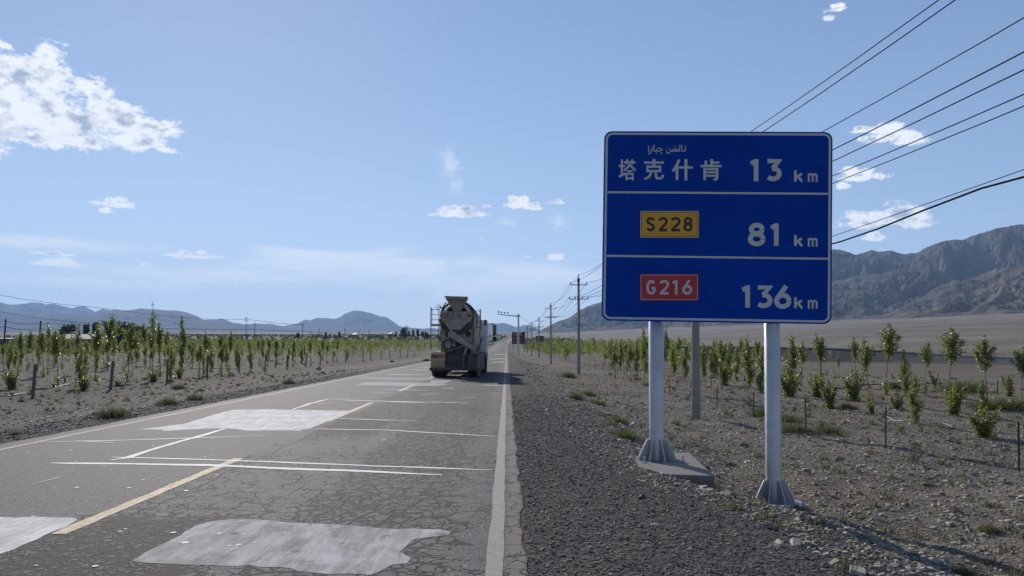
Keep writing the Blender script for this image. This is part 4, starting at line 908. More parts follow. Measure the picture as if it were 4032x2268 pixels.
def poplar(seed, H=3.2, c0=.42, wid=.42, nl=750, ls=.075, stems=1, lean=.0, basal=120, top=.96, fork=.0, nb=20):
    rs = np.random.default_rng(seed); tb = MB(); C = []
    for s_ in range(stems):
        off = np.array([rs.uniform(-.12, .12), rs.uniform(-.12, .12)])*(stems > 1); ln = lean+rs.uniform(-.12, .12)*(stems > 1)
        hh_ = H*(1 if s_ == 0 else rs.uniform(.7, .95)); ph = rs.uniform(0, 6.28)
        st = lambda t: np.array([off[0]+ln*hh_*t+.04*math.sin(4*t+ph), off[1]+.04*math.cos(5*t+ph)+ln*.3*t, hh_*t])
        P = [st(t) for t in np.linspace(0, 1, 9)]; tb.tube(P, list(np.linspace(.024, .006, 9)), 6)
        for i in range(nb//stems):
            t0 = c0+(top-c0)*(i+rs.uniform(0, 1))/(nb//stems); a = rs.uniform(0, 6.28); tt = (t0-c0)/(1-c0)
            L = wid*(.55+1.25*math.sin(min(1, tt*1.15+.18)*math.pi)**.8*rs.uniform(.6, 1.15))*(1-.35*tt)
            el = rs.uniform(R(48), R(70)); p0 = st(t0*.94); dr = np.array([math.cos(a)*math.cos(el), math.sin(a)*math.cos(el), math.sin(el)])
            Q = [p0, p0+dr*L*.5, p0+dr*L+np.array([0, 0, L*.12])]; tb.tube(Q, [.008, .005, .003], 4, False)
            k_ = int(nl/nb*L/wid*.8); u = rs.uniform(.12, 1.08, k_)[:, None]
            C.append(p0+dr*L*u+rs.normal(size=(k_, 3))*np.array([.055, .055, .06])*(1+.5*(1-u)))
        k_ = nl//10; u = rs.uniform(c0+.1, 1.01, k_); C.append(np.array([st(x) for x in u])+rs.normal(size=(k_, 3))*.05)
    if basal:
        for j in range(5):
            a = rs.uniform(0, 6.28); p1 = np.array([.16*math.cos(a), .16*math.sin(a), rs.uniform(.3, .75)])
            tb.tube([(0, 0, 0), p1], [.006, .003], 4, False); k_ = basal//5; u = rs.uniform(.1, 1.1, k_)[:, None]; C.append(p1*u+rs.normal(size=(k_, 3))*.07)
    C = np.concatenate(C); C[:, 2] = np.maximum(C[:, 2], .03); Vq, Fq_ = quads(C, ls, rs)
    return tb, Vq, Fq_, np.repeat(rs.beta(1.2, 1.6, len(C)), 4)
def bush(seed, H=1.2, wid=.42, nl=750, ls=.07, spikes=9):
    rs = np.random.default_rng(seed); tb = MB(); C = []
    for i in range(spikes):
        a = rs.uniform(0, 6.28); L = H*rs.uniform(.5, 1.0) if i else H; sp_ = wid*rs.uniform(.2, 1)*(1 if i else .1)
        p1 = np.array([sp_*math.cos(a), sp_*math.sin(a), L]); tb.tube([(0, 0, 0), p1*.5*np.array([1.2, 1.2, 1]), p1], [.008, .006, .003], 4, False)
        k_ = nl//spikes; u = rs.uniform(.02, 1.02, k_)[:, None]; C.append(p1*u+rs.normal(size=(k_, 3))*np.array([.1, .1, .05])*wid*2.0*(1.15-u*.9))
    C = np.concatenate(C); C[:, 2] = np.maximum(C[:, 2], .03); Vq, Fq_ = quads(C, ls, rs); return tb, Vq, Fq_, np.repeat(rs.beta(1.2, 1.6, len(C)), 4)
def veg_proto(name, data, mleaf=M_leaf):
    tb, Vq, Fq_, ti = data; e = bpy.data.objects.new(name, None); e.empty_display_size = .2
    t = tb.build('trunk', M_bark); c = np_mesh('crown', Vq, Fq_, mleaf, None, False, ti); t.parent = e; c.parent = e
    COL.objects.unlink(t); COL.objects.unlink(c)
    return (e, t, c)
def place(proto, name, loc, sc, rz, label, cat, group):
    e0, t0, c0 = proto; e = e0.copy(); e.name = name; COL.objects.link(e)
    for q in (t0, c0): c = q.copy(); COL.objects.link(c); c.parent = e
    e.location = loc; e.scale = sc; e.rotation_euler = (0, 0, rz); props(e, label, cat, group); return e
PT = {'tall': [veg_proto('poplar_sapling', poplar(101+i, 3.2, .50, .50, 1150, .078, 1, [.05, -.04, .02][i], 110)) for i in range(3)],
      'slim': [veg_proto('poplar_sapling', poplar(111+i, 3.4, .46, .33, 850, .075, 1, [.02, -.03][i], 60)) for i in range(2)],
      'multi': [veg_proto('poplar_sapling', poplar(121+i, 3.0, .52, .50, 1300, .075, 3, .0, 60, nb=30)) for i in range(2)],
      'full': [veg_proto('poplar_sapling', poplar(131+i, 2.6, .06, .42, 1500, .075, 1, .02, 150, nb=34)) for i in range(2)],
      'bare': [veg_proto('poplar_sapling', poplar(135, 4.6, .52, .30, 520, .075, 1, .01, 50, nb=18))],
      'bush': [veg_proto('poplar_shoot', bush(141+i, 1.25, .46, 1600, .07, 13)) for i in range(3)],
      'shoot': [veg_proto('poplar_shoot', bush(151+i, 1.0, .24, 520, .06, 6)) for i in range(3)]}
HT = {'tall': 3.3, 'slim': 3.5, 'multi': 3.1, 'full': 2.7, 'bare': 4.7, 'bush': 1.25, 'shoot': 1.0}
SIDEWORDS = {'tall': 'poplar sapling with a bare lower stem and leafy crown', 'slim': 'narrow slender poplar sapling', 'multi': 'many stemmed poplar sapling with a broad top', 'full': 'poplar sapling leafy down to the ground', 'bare': 'sparse tall poplar', 'bush': 'round bushy poplar shoot', 'shoot': 'low leafy poplar shoot'}
def put_veg(kind, px, pb, pt, label, group, wmul=1.0, i=0):
    z = -.5
    for _ in range(5): p = at(px, pb, z); z = gh(p.x, p.y)
    h = (pb-pt)/F_PX*p.y; s_ = h/HT[kind]; w = s_*wmul
    pr_ = PT[kind][i % len(PT[kind])]
    return place(pr_, 'poplar_shoot' if kind in ('bush', 'shoot') else 'poplar_sapling', (p.x, p.y, z-.01), (w, w, s_), random.uniform(0, 6.28) if kind != 'bare' else 0, label, 'sapling' if kind not in ('bush', 'shoot') else 'shrub', group)
NEAR_R = [('multi',80,700,230,1.1,'many stemmed poplar just right of the right sign post'),('slim',225,650,390,1,'small thin poplar between two larger ones near the sign edge'),('tall',370,700,260,1,'slim poplar right of the sign with leaves in two tiers'),
 ('tall',485,855,265,1,'leaning poplar whose round crown sits high, right of the sign'),('tall',640,785,150,1.2,'tallest pointed poplar of the right hand grove'),('full',800,785,375,1.15,'dense poplar leafy to the ground in mid grove at right'),
 ('tall',975,755,298,1,'single stemmed poplar with narrow crown right of the tallest one'),('tall',1180,835,178,1.25,'big leafy poplar with a leaning bare trunk at right'),('tall',1515,885,238,1.15,'poplar leaning right above the biggest round bush'),('tall',1812,905,305,1.1,'poplar cut off by the right edge of the view'),
 ('shoot',140,892,640,1.5,'upright yellow green shoot right of the right sign post'),('bush',510,945,830,1.3,'wide low bush at the foot of the leaning poplar'),('full',885,1025,585,1.25,'thick pyramid shaped poplar bush behind the black rod'),
 ('bush',720,905,760,1.5,'low bush left of the pyramid shaped one'),('bush',1212,965,700,1.2,'medium bush under the big leaning poplar'),('bush',1470,1152,870,1.35,'biggest round poplar bush in the right foreground'),('full',1470,900,620,1.0,'leafy stem rising just behind the biggest round bush'),
 ('shoot',1700,792,610,1.8,'isolated small shoot near the right edge behind the grass'),('bush',350,832,560,1.0,'upright bush under the two tier poplar'),('shoot',1050,705,560,1.4,'faint small shoot beside the narrow crowned poplar'),('bush',40,792,600,1.2,'low bush beside the many stemmed poplar')]
for i, (kd, x, yb, yt, w, lab) in enumerate(NEAR_R):
    a, b1 = c4(x, yb); _, b2 = c4(x, yt); put_veg(kd, a, b1, b2, lab, 'saplings right of the road', w*.95, i)
NEAR_C = [('full',230,442,140,.8,'dark pointed poplar just left of the left sign post'),('full',70,422,205,.9,None),('full',15,425,215,.9,None),('full',130,425,230,.9,None),('full',185,430,205,.8,None),('full',425,472,228,.95,'leafy poplar seen between the left sign post and the grey pole'),
 ('full',500,485,240,1.0,'leafy poplar directly left of the grey pole behind the sign'),('full',625,482,232,.9,'leafy poplar directly right of the grey pole behind the sign'),('full',690,485,222,.9,None),('full',738,455,228,.9,None),('multi',790,400,240,.8,None),('bush',760,535,370,1.0,'pale bush midway between the grey pole and the right sign post'),
 ('full',845,508,268,1,None),('full',925,545,190,1,'tall leafy poplar below the thin black post under the sign'),('full',1012,582,255,.9,'leafy poplar touching the right sign post on its left'),('full',1205,540,175,.95,'dark pointed poplar directly right of the right sign post'),('bush',1190,612,425,1.2,'bright dense bush directly right of the right sign post'),
 ('bush',1372,602,450,1.1,None),('shoot',1462,682,515,1.6,'pale pointed shoot in front of the right hand grove'),('tall',1270,545,235,.9,None)]
for i, (kd, x, yb, yt, w, lab) in enumerate(NEAR_C):
    a, b1 = c3(x, yb); _, b2 = c3(x, yt); put_veg(kd, a, b1, b2, lab or 'leafy young poplar in the row seen below the blue sign', 'saplings right of the road' if lab else 'young poplars seen below the sign', w, i)
NEAR_L = [('tall',188,835,398,1.0,'round crowned sapling between the two tall black posts'),('tall',292,805,390,.95,'thin sapling left of the second black post'),('tall',445,885,375,1.0,'twin headed sapling right of the second black post'),('slim',498,855,300,1.0,'pointed sapling just right of the second black post'),
 ('tall',598,965,375,1.1,'slim sapling in front of the farm shed'),('slim',792,855,330,1.0,'narrow sapling right of the farm shed'),('full',832,1012,545,1.0,'leafy double stem left of the second concrete fence post'),('full',885,880,560,.9,'leafy stem behind the double stem at left'),
 ('tall',1000,935,330,1.15,'wide crowned sapling left of the second concrete fence post'),('tall',1115,805,222,1.2,'tall pointed sapling behind the second concrete fence post'),('tall',1325,930,305,1.15,'round crowned sapling between second and third fence posts'),('slim',1372,870,600,1.0,'short brown leaved sapling beside the round crowned one'),
 ('bare',1570,905,92,1.0,'tallest sparse poplar rising above the left hills'),('tall',1505,760,300,.9,'sapling left of the tallest sparse poplar'),('tall',1655,875,302,1.0,'sapling right of the tallest sparse poplar'),('tall',1718,745,390,.9,'short sapling above the third concrete fence post'),
 ('full',1885,805,230,.75,'dark dense column shaped poplar against the left hills'),('tall',2112,855,398,.95,'sapling just left of the fourth concrete fence post'),('tall',2145,800,450,.85,'small sapling behind the fourth concrete fence post'),('tall',2287,845,420,.95,'sapling right of the fourth concrete fence post'),
 ('bush',122,1012,800,1.3,'big bright bush left of the nearest concrete fence post'),('shoot',350,1062,950,2.0,'low shoots around the nearest concrete fence post'),('shoot',560,990,915,2.0,'very low shoot at the foot of the slim sapling'),('shoot',672,932,845,1.6,'small tufted shoot alone on bare ground at left'),
 ('bush',862,1022,855,1.3,'bush at the foot of the leafy double stem'),('shoot',1222,982,865,1.8,'bright shoot right of the second concrete fence post'),('bush',1590,932,815,1.6,'wide bush under the tallest sparse poplar'),('bush',1862,895,775,1.1,'bright bush left of the fourth concrete fence post'),
 ('shoot',140,730,600,1.3,'reddish thin shoot near the left edge'),('tall',1560,870,330,.9,'sapling hiding the stem of the tallest sparse poplar')]
for i, (kd, x, yb, yt, w, lab) in enumerate(NEAR_L):
    a, b1 = c5(x, yb); _, b2 = c5(x, yt); put_veg(kd, a, b1, b2, lab, 'saplings left of the road', w, i)
n_ind = len(NEAR_R)+len(NEAR_C)+len(NEAR_L)
cand = []
rv = random.Random(5)
for row in range(40):                                     # left plantation, rows parallel to the road
    X = -21.5-3.6*row; y = 46+rv.uniform(0, 3)
    while y < 120:
        if abs(X) < .72*y and (y > 62 or X > -24): cand.append((y, X+rv.uniform(-.3, .3), 'L'))
        y += rv.uniform(2.2, 4.6)
for row in range(22):
    X = 7.6+3.3*row; y = 30+rv.uniform(0, 3)
    while y < 95:
        if X < .36*y-1.5 and (X > .11*y+1.5): cand.append((y, X+rv.uniform(-.3, .3), 'R'))
        y += rv.uniform(2.4, 5.2)
Lc = sorted([c for c in cand if c[2] == 'L']); Rc = sorted([c for c in cand if c[2] == 'R'])
print('cand', len(Lc), len(Rc), n_ind)
indiv = Lc[:135]+Rc[:90]; mass = Lc[135:]+Rc[90:]
for (y, X, sd) in indiv:
    kd = rv.choice(['tall', 'tall', 'slim', 'multi', 'full'] if sd == 'L' else ['tall', 'tall', 'full', 'multi', 'slim', 'slim'])
    s_ = rv.uniform(.5, 1.2)*(.88 if sd == 'L' else .8); w = s_*rv.uniform(.8, 1.1)
    pr_ = rv.choice(PT[kd]); z = gh(X, y)
    KW = {'tall': 'single stemmed', 'slim': 'narrow', 'multi': 'many stemmed', 'full': 'low leafed'}[kd]+(' tall' if s_ > .87 else ' short')
    if sd == 'L': lab = KW+' poplar in the '+('nearest' if X > -26 else 'outer')+' planted rows beyond the concrete fence posts at left'
    else: lab = KW+' poplar in the planted rows '+('beside the utility poles' if X < .19*y+1 else 'behind the blue sign')
    place(pr_, 'poplar_sapling', (X, y, z), (w, w, s_), rv.uniform(0, 6.28), lab, 'sapling', 'planted rows of young poplars '+('left' if sd == 'L' else 'right')+' of the road')
# the far rows as one mass each
rs = np.random.default_rng(3)
def mass_trees(name, pts, per, size, mleaf, Hm=2.9, width=.45, stems=True):
    C = []; 
    for (X, y) in pts:
        h = Hm*rs.uniform(.7, 1.2); n_ = int(per); u = rs.beta(1.6, 1.5, n_); zz = h*(.18+.82*u); r_ = width*np.sin(np.clip(u*.9+.1, 0, 1)*np.pi)**.7
        a = rs.uniform(0, 6.28, n_); q = np.sqrt(rs.uniform(0, 1, n_)); C.append(np.stack([X+r_*q*np.cos(a), y+r_*q*np.sin(a), zz], 1)+np.array([0, 0, gh(X, y)]))
    C = np.concatenate(C); Vq, Fq_ = quads(C, size, rs); o = np_mesh(name, Vq, Fq_, mleaf, None, False, np.repeat(rs.beta(1.2, 1.6, len(C)), 4)); props(o, kind='stuff'); return o
pts = [(X, y) for (y, X, s_) in mass]
mass_trees('far_sapling_rows', pts, 150, .15, M_leafm)
pl_ = []
for row in range(46):
    X = -21.5-5.0*row; y = 122+rs.uniform(0, 6)
    while y < 420:
        if abs(X) < .74*y and not (150 < y < 185 and X < -60): pl_.append((X+rs.uniform(-.6, .6), y))
        y += rs.uniform(4.5, 9)*(1+y/400)
for row in range(14):
    X = 8.0+4*row; y = 96+rs.uniform(0, 5)
    while y < 380:
        if X < .26*y-2: pl_.append((X+rs.uniform(-.6, .6), y))
        y += rs.uniform(2.5, 4.5)*(1+y/500)
print('mass', len(pl_))
mass_trees('distant_sapling_field', pl_, 60, .27, M_leafm, 3.3, .7)
gp_ = [(rs.uniform(-700, -12), rs.uniform(380, 1500)) for _ in range(1500)]+[(rs.uniform(12, 60), rs.uniform(380, 900)) for _ in range(160)]
gp_ = [(x+float(road_shift(y)) if x > -40 else x, y) for x, y in gp_ if abs(x) < .74*y]
mass_trees('distant_scrub_belt', gp_, 16, 1.3, M_leafd, 2.6, 1.9)
# big dark trees
def big_tree(seed, H=8, wid=3.4, nl=1500, ls=.5, col_=False):
    rs2 = np.random.default_rng(seed); tb = MB(); tb.tube([(0, 0, 0), (.1, 0, H*.3), (0, .1, H*.75)], [.25, .18, .06], 7)
    C = []
    for i in range(15):
        a = rs2.uniform(0, 6.28); el = rs2.uniform(.15, 1); r_ = wid*rs2.uniform(.15, .75)*(.45 if col_ else 1); c = np.array([r_*math.cos(a), r_*math.sin(a), H*(.3+.6*el)]); rad = wid*rs2.uniform(.25, .5)*(.7 if col_ else 1)
        tb.tube([(0, 0, H*.3*el+.5), c], [.08, .03], 5, False)
        v = rs2.normal(size=(nl//15, 3)); v /= np.linalg.norm(v, axis=1, keepdims=True); C.append(c+v*rad*rs2.uniform(.5, 1.05, (nl//15, 1))*np.array([1, 1, 1.2 if not col_ else 1.9]))
    C = np.concatenate(C); C[:, 2] = np.clip(C[:, 2], .3, None); Vq, Fq_ = quads(C, ls, rs2); return tb, Vq, Fq_, np.repeat(rs2.beta(1.2, 1.8, len(C)), 4)
BT = [veg_proto('dark_tree', big_tree(201), M_leafd), veg_proto('dark_tree', big_tree(202), M_leafd), veg_proto('dark_tree', big_tree(203, 9, 2.4, 1500, .45, True), M_leafd)]
BTL = [(265,1300,1273,330,0,1.1,'small round dark tree on the plain left of the farm shed'),(338,1345,1270,260,2,1.0,'dark tree rising behind the farm shed roof'),(375,1345,1262,265,2,1.1,'slightly taller dark tree right of the farm shed'),(465,1340,1276,250,0,1.2,'dark rounded tree left of the wide dark grove'),(510,1340,1272,255,1,1.2,'dark tree in the middle of the wide dark grove'),(548,1340,1280,260,0,1.1,'dark tree at the right end of the wide dark grove'),
       (1589,1330,1288,520,0,.75,'broad dark tree, largest of the clump left of the truck'),(1611,1330,1302,525,2,.8,'small dark tree second in the clump left of the truck'),(1626,1330,1296,530,2,.9,'pointed dark tree in the middle of the clump left of the truck'),(1645,1330,1294,530,2,1.1,'pointed dark tree right of the middle of that clump'),(1663,1332,1303,540,2,1.3,'low dark tree near the truck ladder'),(1680,1332,1306,545,0,.8,'lowest dark tree at the clump end by the truck ladder'),
       (1283,1330,1306,480,2,1.0,'tiny dark tree far off near the pointed power pole'),(1560,1328,1303,560,2,.8,'tiny slim dark tree left of the clump'),(1172,1330,1308,420,2,1.1,'tiny dark tree above the sapling field'),(1335,1328,1304,500,2,.9,'tiny dark pointed tree beyond the sapling field')]
for (px, pb, pt, yd, k_, wm, lab) in BTL:
    p = at_y(px, pb, yd); h = (pb-pt)/F_PX*yd; z = gh(p.x, yd); h += max(0, p.z-z); z = min(z, p.z); s_ = h/(8 if k_ < 2 else 9.6)
    place(BT[k_], 'dark_tree', (p.x, yd, z), (s_*wm, s_*wm, s_), rv.uniform(0, 6), lab, 'tree', 'dark trees on the far plain')
# grass tufts and dry shrubs
def tuft(seed, n_=160, r_=.22, h=.3, w=.006):
    rs2 = np.random.default_rng(seed); b0 = rs2.normal(size=(n_, 2))*r_*.45; a = rs2.uniform(0, 6.28, n_); L = h*rs2.uniform(.5, 1.1, n_)*np.exp(-(b0**2).sum(1)/(r_*r_)); ln = rs2.uniform(.1, .8, n_)*L
    P0 = np.stack([b0[:, 0], b0[:, 1], np.zeros(n_)-.01], 1); tip = P0+np.stack([np.cos(a)*ln+b0[:, 0]*.6, np.sin(a)*ln+b0[:, 1]*.6, L], 1)
    sd = np.stack([-np.sin(a), np.cos(a), np.zeros(n_)], 1)*w; mid = (P0+tip)/2+np.array([0, 0, 1])*L[:, None]*.08
    V = np.stack([P0-sd, P0+sd, mid+sd*.8, tip, mid-sd*.8], 1).reshape(-1, 3)
    i = np.arange(n_)*5; Fq_ = np.concatenate([np.stack([i, i+1, i+2, i+4], 1), np.stack([i+4, i+2, i+3, i+3], 1)])[:n_]
    T = np.stack([i+4, i+2, i+3], 1); T0 = np.stack([i, i+1, i+2], 1); T1 = np.stack([i, i+2, i+4], 1)
    return V, np.concatenate([T0, T1, T]), np.repeat(rs2.uniform(0, 1, n_), 5)
TF = []
for i in range(3):
    V, Fq_, ti = tuft(300+i, 420, .30, .36, .007); o = np_mesh('dry_shrub', V, Fq_, M_grass, None, False, ti); COL.objects.unlink(o); TF.append(o)
TG = []
for i in range(2):
    V, Fq_, ti = tuft(310+i, 520, .5, .45, .007); o = np_mesh('grass_clump', V, Fq_, M_green, None, False, ti); COL.objects.unlink(o); TG.append(o)
SHR = [(445,1642,52,'S','largest dry shrub on the left verge beside the dark gravel'),(660,1594,36,'S','dry shrub on the left verge, right of the largest'),(768,1576,32,'S','small round dry shrub third along the left verge'),(1138,1512,24,'S','long dry shrub near the middle of the left verge'),(700,1532,26,'S','flat olive shrub above the left verge, by the third post'),(790,1542,16,'S','thin dry weed cushion beyond the flat olive shrub'),
       (60,1712,22,'S','dry weed at the left edge beside the gravel'),(1680,1422,14,'S','small dry shrub just left of the truck'),
       (2238,1488,30,'S','dark green shrub at the foot of the tallest utility pole'),(2268,1572,34,'S','shrub left of the left sign post, upper one'),(2318,1560,30,'S','shrub right of the upper roadside shrub'),(2355,1598,30,'S','shrub halfway from the tallest pole to the left sign post'),
       (2430,1668,40,'S','green shrub left of the left sign post'),(2460,1724,44,'G','grass clump by the flat dark stone left of the left sign post'),(2760,1912,30,'S','dry tuft growing against the concrete footing'),(3900,2092,34,'S','dark tuft right of the sign shadow'),(3790,2268,52,'G','green clump growing inside the sign shadow at the bottom edge'),
       (3795,1545,60,'G','long green grass clump between poplars at right'),(3890,1610,50,'G','green grass clump behind the biggest round bush'),(3980,1612,56,'G','green grass clump near the right edge'),(3010,1640,46,'G','green grass by the black rod left of the right sign post'),(3140,1690,44,'G','green grass clump right of the right sign post'),(3100,1660,40,'G','paler grass clump beside the right sign post'),(3260,1700,36,'G','low grass patch right of the third black rod'),(3520,1530,30,'S','thin grey weed among the right hand saplings'),(2555,1520,20,'S','low weed by the left sign post in the distance'),(3340,1610,30,'S','dull weed cushion before the leaning poplar')]
for i, (px, py, hp, kd, lab) in enumerate(SHR):
    z = -.3
    for _ in range(5): p = at(px, py, z); z = gh(p.x, p.y)
    h = hp/F_PX*p.y; src = (TG if kd == 'G' else TF)[i % 2]; o = src.copy(); COL.objects.link(o); s_ = h/(.42 if kd == 'G' else .34)
    o.location = (p.x, p.y, z-.01); o.scale = (s_*1.25, s_*1.25, s_); o.rotation_euler = (0, 0, i*1.3); props(o, lab, 'shrub' if kd == 'S' else 'grass clump', 'shrubs and tufts beside the road')
# small weeds scattered as one mass
def scatter_weeds(name, n_, fn, h0, h1, m):
    VV = []; FF = []; TT = []; off = 0
    for i in range(n_):
        x, y = fn(); z = gh(x, y); V, Fq_, ti = tuft(400+i % 40, 26, .1, rs.uniform(h0, h1), .005*(1+y/25)); a = rs.uniform(0, 6.28); c, s_ = math.cos(a), math.sin(a)
        V = V.copy(); V[:, :2] = V[:, :2] @ np.array([[c, s_], [-s_, c]]); V = V+np.array([x, y, z]); VV.append(V); FF.append(Fq_+off); TT.append(ti); off += len(V)
    o = np_mesh(name, np.concatenate(VV), np.concatenate(FF), m, None, False, np.concatenate(TT)); props(o, kind='stuff')
def fr():
    while True:
        y = rs.uniform(5, 42); x = rs.uniform(2.2, .75*y+1)
        if rs.uniform() < .25+.75*(fbm(np.array([x*.35]), np.array([y*.35]), 4, 55)[0] > .5): return x, y
scatter_weeds('low_weeds', 420, fr, .06, .16, M_grass)
scatter_weeds('low_weeds', 380, lambda: (-rs.uniform(9.3, 20)-rs.uniform(0, 1)*8, rs.uniform(12, 60)), .07, .2, M_grass)
scatter_weeds('green_weeds', 320, lambda: (rs.uniform(7, 30), rs.uniform(14, 60)), .1, .26, M_green)

# ------------------------------------------------------------------ stones
def stone_mat(name, lo, hi):
    m = bpy.data.materials.new(name); m.use_nodes = True; k = N(m.node_tree); b = m.node_tree.nodes['Principled BSDF']
    a = k.new('ShaderNodeAttribute', attribute_name='tint'); sp = k.new('ShaderNodeSeparateColor'); k.l.new(a.outputs['Color'], sp.inputs[0])
    co = k.new('ShaderNodeTexCoord').outputs['Object']; c = k.mix(sp.outputs[0], lo, hi); c = k.mix(k.math('MULTIPLY', sp.outputs[1], .5), c, (.28, .20, .14))
    c = k.mix(k.ramp(k.noise(co, 40, 4), .4, .7, 0, .35), c, (.06, .058, .055))
    k.put(b.inputs['Base Color'], c); b.inputs['Roughness'].default_value = .8; return m
M_st_d = stone_mat('dark_gravel_stone', (.045, .042, .040), (.20, .185, .17)); M_st_l = stone_mat('field_stone', (.16, .142, .115), (.50, .455, .375))
CUBE = np.array([(-1,-1,-1),(1,-1,-1),(1,1,-1),(-1,1,-1),(-1,-1,1),(1,-1,1),(1,1,1),(-1,1,1)], float)
CF = np.array([(3,2,1,0),(4,5,6,7),(0,1,5,4),(1,2,6,5),(2,3,7,6),(3,0,4,7)])
def stones(name, X, Y, size, m, flat=.5, seed=0):
    rs2 = np.random.default_rng(seed); n_ = len(X); base = CUBE[None]*rs2.uniform(.45, 1.0, (n_, 8, 3)); base[:, 4:, :2] *= .7
    s = size*np.minimum(rs2.lognormal(-.05, .45, n_), 2.3); base = base*np.stack([s*rs2.uniform(.7, 1.3, n_), s*rs2.uniform(.6, 1.1, n_), s*flat*rs2.uniform(.5, 1.3, n_)], 1)[:, None, :]*.5
    a = rs2.uniform(0, 6.28, n_); t = rs2.normal(0, .25, n_); c, s_ = np.cos(a)[:, None], np.sin(a)[:, None]
    x = base[..., 0]; y = base[..., 1]; z = base[..., 2]+x*t[:, None]
    P = np.stack([x*c-y*s_+X[:, None], x*s_+y*c+Y[:, None], z+(ground_h(X, Y)+s*flat*.12)[:, None]], 2)
    Fq_ = (np.arange(n_)[:, None, None]*8+CF[None]).reshape(-1, 4)
    ti = np.stack([np.repeat(rs2.beta(1.1, 2.2, n_), 8), np.repeat((rs2.uniform(0, 1, n_) > .8)*1.0, 8), np.zeros(n_*8)], 1)
    o = np_mesh(name, P.reshape(-1, 3), Fq_, m, None, False, ti); props(o, kind='stuff'); return o
n_ = 34000
y = 3.6+rs.beta(1.0, 2.2, n_)*22; ed = np.interp(y, [0, 6.5, 9.5, 11.5, 20, 40], [3.3, 3.1, 2.2, 2.1, 1.8, 1.4]); x = .16+rs.uniform(0, 1, n_)*(ed+.5)
stones('shoulder_gravel', x, y, .016*(1+y*.03), M_st_d, .6, 1)
y = -8.35-rs.uniform(0, 1, 7000)*1.3; yy_ = 9+rs.beta(1, 2, 7000)*40; stones('shoulder_gravel', y, yy_, .028*(1+yy_*.01), M_st_d, .55, 2)
n_ = 30000; y = 4.2+rs.beta(1.0, 2.6, n_)*40; x = np.interp(y, [0, 6.5, 9.5, 11.5, 20, 40], [3.1, 2.9, 1.9, 1.8, 1.3, 1.1])-.5+rs.uniform(0, 1, n_)**1.1*(.62*y+1.5)
stones('loose_stones', x, y, .026*(1+y*.035), M_st_l, .5, 3)
n_ = 7000; y = 22+rs.beta(1.0, 1.5, n_)*75; x = 1.2+rs.uniform(0, 1, n_)**1.3*(.4*y+2); stones('loose_stones', x, y, .05*(1+y*.012), M_st_l, .5, 13)
n_ = 9000; y = 11+rs.beta(1.0, 1.8, n_)*55; x = -9.3-rs.uniform(0, 1, n_)*(.72*y-4); k_ = x < -9.2; stones('loose_stones', x[k_], y[k_], (.035*(1+y*.02))[k_], M_st_l, .5, 4)
n_ = 2200; y = 5+rs.beta(1.0, 1.6, n_)*30; x = 2.2+rs.uniform(0, 1, n_)*(.6*y); stones('loose_cobbles', x, y, .065*(1+y*.012), M_st_l, .5, 5)
M_rk = mat('brown_boulder', (.12, .10, .088), .85, var=.25, nscale=14, bump=.6, bscale=30); M_rt = mat('tan_stone', (.36, .29, .20), .85, var=.2, nscale=14, bump=.5); M_rd = mat('dark_slate_stone', (.05, .05, .055), .7, var=.2, nscale=14, bump=.4); M_rp = mat('pale_stone', (.42, .40, .37), .8, var=.15, nscale=10, bump=.4)
def rock(px, py, w_px, h_px, m, lab, flat=1.0):
    z = -.3
    for _ in range(5): p = at(px, py, z); z = gh(p.x, p.y)
    w = w_px/F_PX*p.y/2; h = h_px/F_PX*p.y*.75; rr = random.Random(int(px)); V = []; n1, n2 = 6, 10
    for i in range(n1+1):
        ph = math.pi*i/n1
        for j in range(n2): th = 6.283*j/n2; q = rr.uniform(.8, 1.12); V.append((w*q*math.sin(ph)*math.cos(th), w*.75*q*math.sin(ph)*math.sin(th), h*(.35+.65*math.cos(ph)*q)))
    Fq_ = [(i*n2+j, i*n2+(j+1) % n2, (i+1)*n2+(j+1) % n2, (i+1)*n2+j) for i in range(n1) for j in range(n2)]
    o = MB().add(V, Fq_).build('stone', m); o.location = (p.x, p.y, z); o.rotation_euler = (0, 0, rr.uniform(-.4, .4)); props(o, lab, 'stone')
for a in [(2880,1840,46,26,M_rk,'brown rounded stone right of the concrete footing'),(2926,1753,26,20,M_rt,'tan angular stone upslope between the two sign posts'),(2953,1912,36,15,M_rp,'flat pale stone left of the right post base plate'),(2985,1916,18,15,M_rp,'small pale stone touching the flat pale one'),(2780,1842,34,22,M_rk,'rounded stone behind the concrete footing corner'),
          (2455,1708,30,26,M_rd,'flat dark slab tilted beside the grass clump'),(2528,1965,32,24,M_rd,'dark split stone on the gravel left below the left post'),(2580,2070,40,14,M_rp,'long grey stone lying on the gravel below the left post'),(3428,1921,30,16,M_rp,'white lumpy stone right of the right sign post'),(3480,1984,22,10,mat('greenish_stone', (.26, .33, .31), .8),'smooth greenish stone beside two pale ones'),
          (3511,2033,10,12,M_rp,'small bright white stone right of the sign shadow'),(3740,1805,18,12,mat('yellow_stone', (.50, .45, .22), .8),'yellowish small stone near the right fence'),(372,1634,28,16,M_rk,'dark brown stone on the left verge beside the largest shrub'),(1255,1456,22,18,mat('pale_block', (.25, .26, .30), .8),'grey square block on the left verge by the fence'),(1273,1470,18,10,M_rk,'brown stone right below the grey square block'),
          (1543,1425,20,9,M_rk,'dark low stone on the left verge near the truck'),(2310,1982,16,10,M_rd,'dark pebble alone on the black gravel'),(2187,1622,6,5,M_rd,'tiny dark pebble by the road edge'),(3310,2010,14,8,M_rp,'pale pebble at the edge of the sign shadow'),(2640,1858,20,8,M_rp,'light flake lying on the concrete footing edge'),(3985,1638,12,12,M_rp,'white round stone near the right edge of the view')]: rock(*a)

